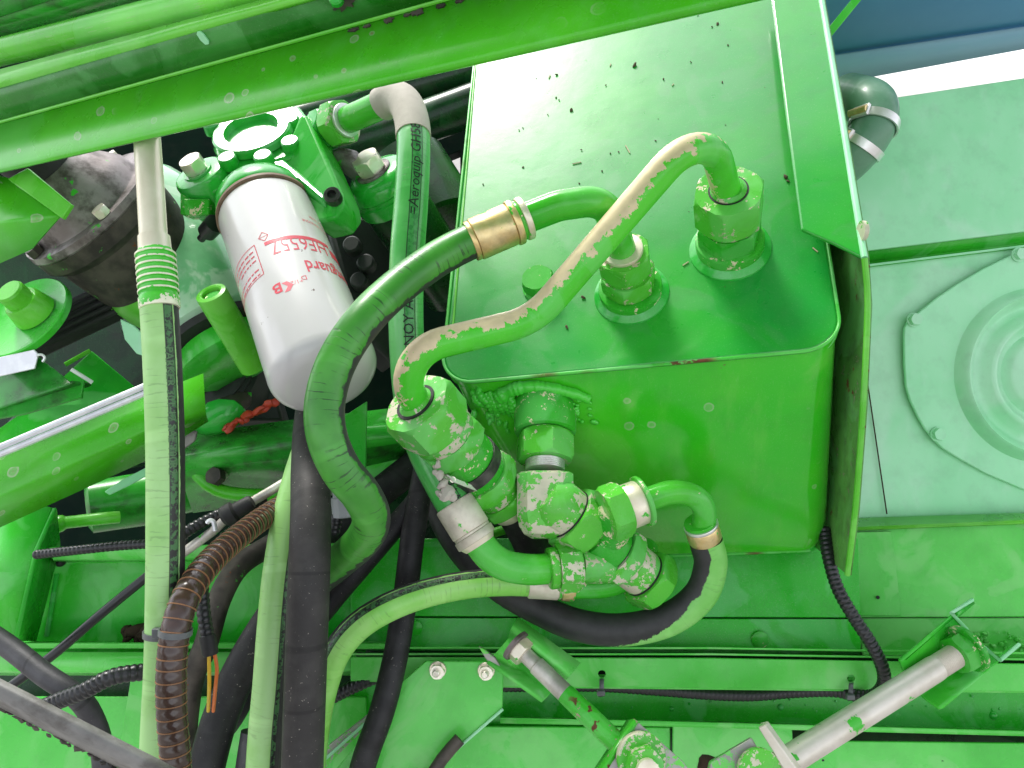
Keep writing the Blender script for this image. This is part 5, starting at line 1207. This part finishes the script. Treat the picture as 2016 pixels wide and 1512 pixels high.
conduit('corrugated_conduit', [(60, 1405, .56), (110, 1382, .555), (165, 1360, .55), (215, 1335, .55), (262, 1325, .555), (320, 1322, .57)], .0062, .0042, M['conduit'], 'black corrugated conduit rising from the grey trim bar to the straight hose')
wl = thing('wire_conduit', 'short hanging black conduit with bare yellow and orange wires', 'conduit', P(405, 1200, .55), 'black corrugated conduits')
pth = smooth(PL((396, 1120, .56), (398, 1170, .555), (402, 1215, .55), (410, 1262, .548)), .0008)
mb = MB(); mb.tube(pth, lambda s, L: .0050 * (1 - .12 * (.5 + .5 * math.cos(2 * math.pi * s / .0042)) ** 2), 18); mb.build('conduit_wall', M['conduit'], wl)
mb = MB(); mb.lathe(pth[-1], (pth[-1] - pth[-4]).normalized(), [(-.004, .0056), (.008, .0056), (.010, .0048)], 20); mb.build('boot', M['black'], wl)
mb = MB(); mb.tube(smooth(PL((411, 1280, .547), (412, 1320, .546), (412, 1350, .548), (410, 1400, .575)), .003), .0013, 8); mb.build('wire', M['yellow'], wl)
mb = MB(); mb.tube(smooth(PL((421, 1278, .547), (427, 1315, .546), (425, 1345, .548), (420, 1400, .575)), .003), .0013, 8); mb.build('wire', M['orange'], wl)
conduit('corrugated_conduit', [(330, 1075, .60), (370, 1045, .61), (420, 1018, .62), (470, 998, .63), (520, 985, .65)], .0048, .0040, M['conduit'], 'thin black conduit running behind the brown conduit toward the oil pan')
conduit('corrugated_conduit', [(70, 1092, .67), (160, 1082, .66), (240, 1074, .66), (310, 1070, .66), (370, 1068, .67)], .0042, .0040, M['conduit'], 'thin black conduit clipped along the box panel top rim')
conduit('corrugated_conduit', [(440, 1060, .62), (490, 1026, .64), (545, 992, .66), (600, 960, .70)], .0052, .0040, M['conduit'], 'black conduit right of the brown conduit under the rod')
conduit('corrugated_conduit', [(656, 1050, .70), (662, 1020, .70), (672, 985, .71)], .0060, .0042, M['conduit'], 'short black conduit under the grey connector with red collar')
conduit('corrugated_conduit', [(630, 1385, .70), (700, 1350, .70), (760, 1325, .705)], .0062, .0042, M['conduit'], 'black conduit in shadow left of the bolted gusset plate')
gc = thing('grey_connector', 'grey plastic connector nut with red collar beside the black hose', 'connector', P(672, 980, .70))
mb = MB(); a = D(.1, -1, 0); pr = [(0, .0105), (.012, .0105), (.013, .0125), (.030, .0125), (.031, .010)]
mb.lathe(P(676, 950, .70), a, pr, 12); mb.build('nut', M['greyplastic'], gc, ang=20)
mb = MB(); mb.lathe(P(674, 938, .69), a, [(0, .0100), (.010, .0104)], 20); mb.build('collar', M['redcap'], gc)
def rub(pts, r, label, mat='rubber', group='plain black rubber hoses', n=22, name='rubber_hose', cat='hose'):
    mb = MB(); mb.tube(smooth(PL(*pts), .006), r, n); return mb.build(name, M[mat], label=label, cat=cat, group=group)
rub([(842, 900, .70), (826, 980, .69), (812, 1060, .68), (800, 1160, .675), (788, 1240, .665), (775, 1310, .655), (752, 1400, .645), (720, 1490, .64), (690, 1600, .64)], .0108, 'black rubber hose hanging under the lime cross hose past the gusset')
rub([(860, 930, .72), (822, 985, .70), (770, 1045, .69), (710, 1115, .68), (650, 1185, .67), (590, 1265, .66), (530, 1380, .655)], .0100, 'black rubber hose slanting up from the thick hose to the printed hose', 'rubber')
rub([(830, 905, .80), (760, 960, .78), (700, 1010, .77), (640, 1075, .76), (560, 1160, .75)], .0155, 'thick black hose slanting behind the lower end of the S hose')
rub([(640, 1110, .70), (590, 1150, .67), (540, 1210, .64), (490, 1290, .625), (455, 1360, .62), (425, 1440, .61), (395, 1560, .60)], .0142, 'black rubber hose slanting left of the pale hose to the bottom edge')
rub([(-60, 1222, .62), (20, 1275, .60), (90, 1330, .585), (150, 1370, .58), (180, 1410, .59), (200, 1470, .60), (208, 1580, .60)], .0082, 'grey rubber hose bending down from the left edge behind trim bar', 'rubber3')
rub([(590, 1040, .72), (530, 1075, .70), (470, 1115, .67), (432, 1180, .65), (405, 1270, .64), (380, 1330, .64), (368, 1400, .64), (360, 1500, .64)], .0098, 'grimy black hose behind the hanging wires and brown conduit', 'soot')
rub([(500, 1340, .70), (470, 1400, .68), (440, 1440, .68), (400, 1450, .69)], .0080, 'dark hose end in shadow at the bottom behind the slanting hoses')
rub([(500, 1440, .61), (488, 1520, .605), (480, 1600, .60)], .010, 'narrow dark grey hose left of the pale hose at the bottom', 'rubber3')
rub([(310, 1118, .655), (200, 1208, .65), (110, 1285, .645), (20, 1352, .64)], .0040, 'thin black cable stretched across the box panel', 'conduit', 'thin cables and rods', 12, 'cable', 'cable')
rub([(1000, 1040, .80), (900, 1075, .79), (800, 1122, .78), (690, 1195, .77)], .0050, 'thin green rod crossing behind the hoses below the coupling', 'lime', 'thin cables and rods', 12, 'thin_rod', 'rod')
cr_ = thing('control_rod', 'rusty steel control rod with black ball joint behind brown conduit', 'rod', P(470, 1010, .6))
mb = MB(); mb.tube(PL((345, 1100, .615), (420, 1045, .615), (455, 1012, .615), (540, 962, .625), (600, 925, .635))[0:5], .0038, 14); mb.build('rod_shaft', M['rodgrey'], cr_)
mb = MB(); a0, a1 = P(438, 1020, .608), P(515, 978, .612); mb.lathe(a0, (a1 - a0).normalized(), [(0, .006), (.003, .0085), (.010, .0085), (.012, .0062), (.024, .0062), (.026, .005)], 24); mb.build('ball_joint', M['black'], cr_)
mb = MB(); mb.tube(fillet(PL((408, 1030, .60), (418, 1012, .60), (424, 1045, .60)), .003), .0018, 8); mb.build('clip', M['silver'], cr_)
tie = thing('zip_tie', 'black zip tie strapping the brown conduit to the straight hose', 'zip tie', P(330, 1248, .49))
mb = MB(); a_ = D(-.02, -1, 0); mb.lathe(P(323, 1240, .497), a_, [(0, .0118), (0, .0127), (.0036, .0127), (.0036, .0118)], 40, c0=False, c1=False); mb.build('strap', M['tie'], tie)
mb = MB(); mb.lathe(P(346, 1238, .472), D(-.1, -1, 0), [(0, .0090), (0, .0099), (.0036, .0099), (.0036, .0090)], 36, c0=False, c1=False); mb.build('strap', M['tie'], tie)
mb = MB(); mb.box(P(312, 1246, .4830), RT * .0035, UP * .0030, FW * .0022); mb.build('buckle', M['tie'], tie, bevel=.0006)
# grey trim bar in the near corner
tbx = thing('trim_bar', 'grey scuffed rubber edged trim bar crossing the bottom left corner', 'bar', P(200, 1440, .42))
A_, B_ = (-120, 1290), (470, 1590)
def off(p, o): return (p[0] + o * -.453, p[1] + o * .891)
mb = MB(); mb.sheet([[P(*off(A_, -14), .40), P(*off(B_, -14), .42)], [P(*off(A_, 4), .392), P(*off(B_, 4), .412)], [P(*off(A_, 22), .395), P(*off(B_, 22), .415)], [P(*off(A_, 38), .41), P(*off(B_, 38), .43)]], .003, 5)
mb.build('bar', M['trim'], tbx, solid=.003)
mb = MB(); q = random.Random(8)
for k in range(46):
    t = k / 45; u, v = A_[0] + (B_[0] - A_[0]) * t, A_[1] + (B_[1] - A_[1]) * t; w_ = off((u, v), 40 + q.uniform(-2, 3)); mb.blob(P(*w_, .41 + .02 * t), px(q.uniform(2, 5), .41), D(.9, -.45, 0), 2.2, k, .7, 1)
mb.build('frayed_edge', M['soot'], tbx)
for o in bpy.data.objects:
    if '_org' in o: del o['_org']
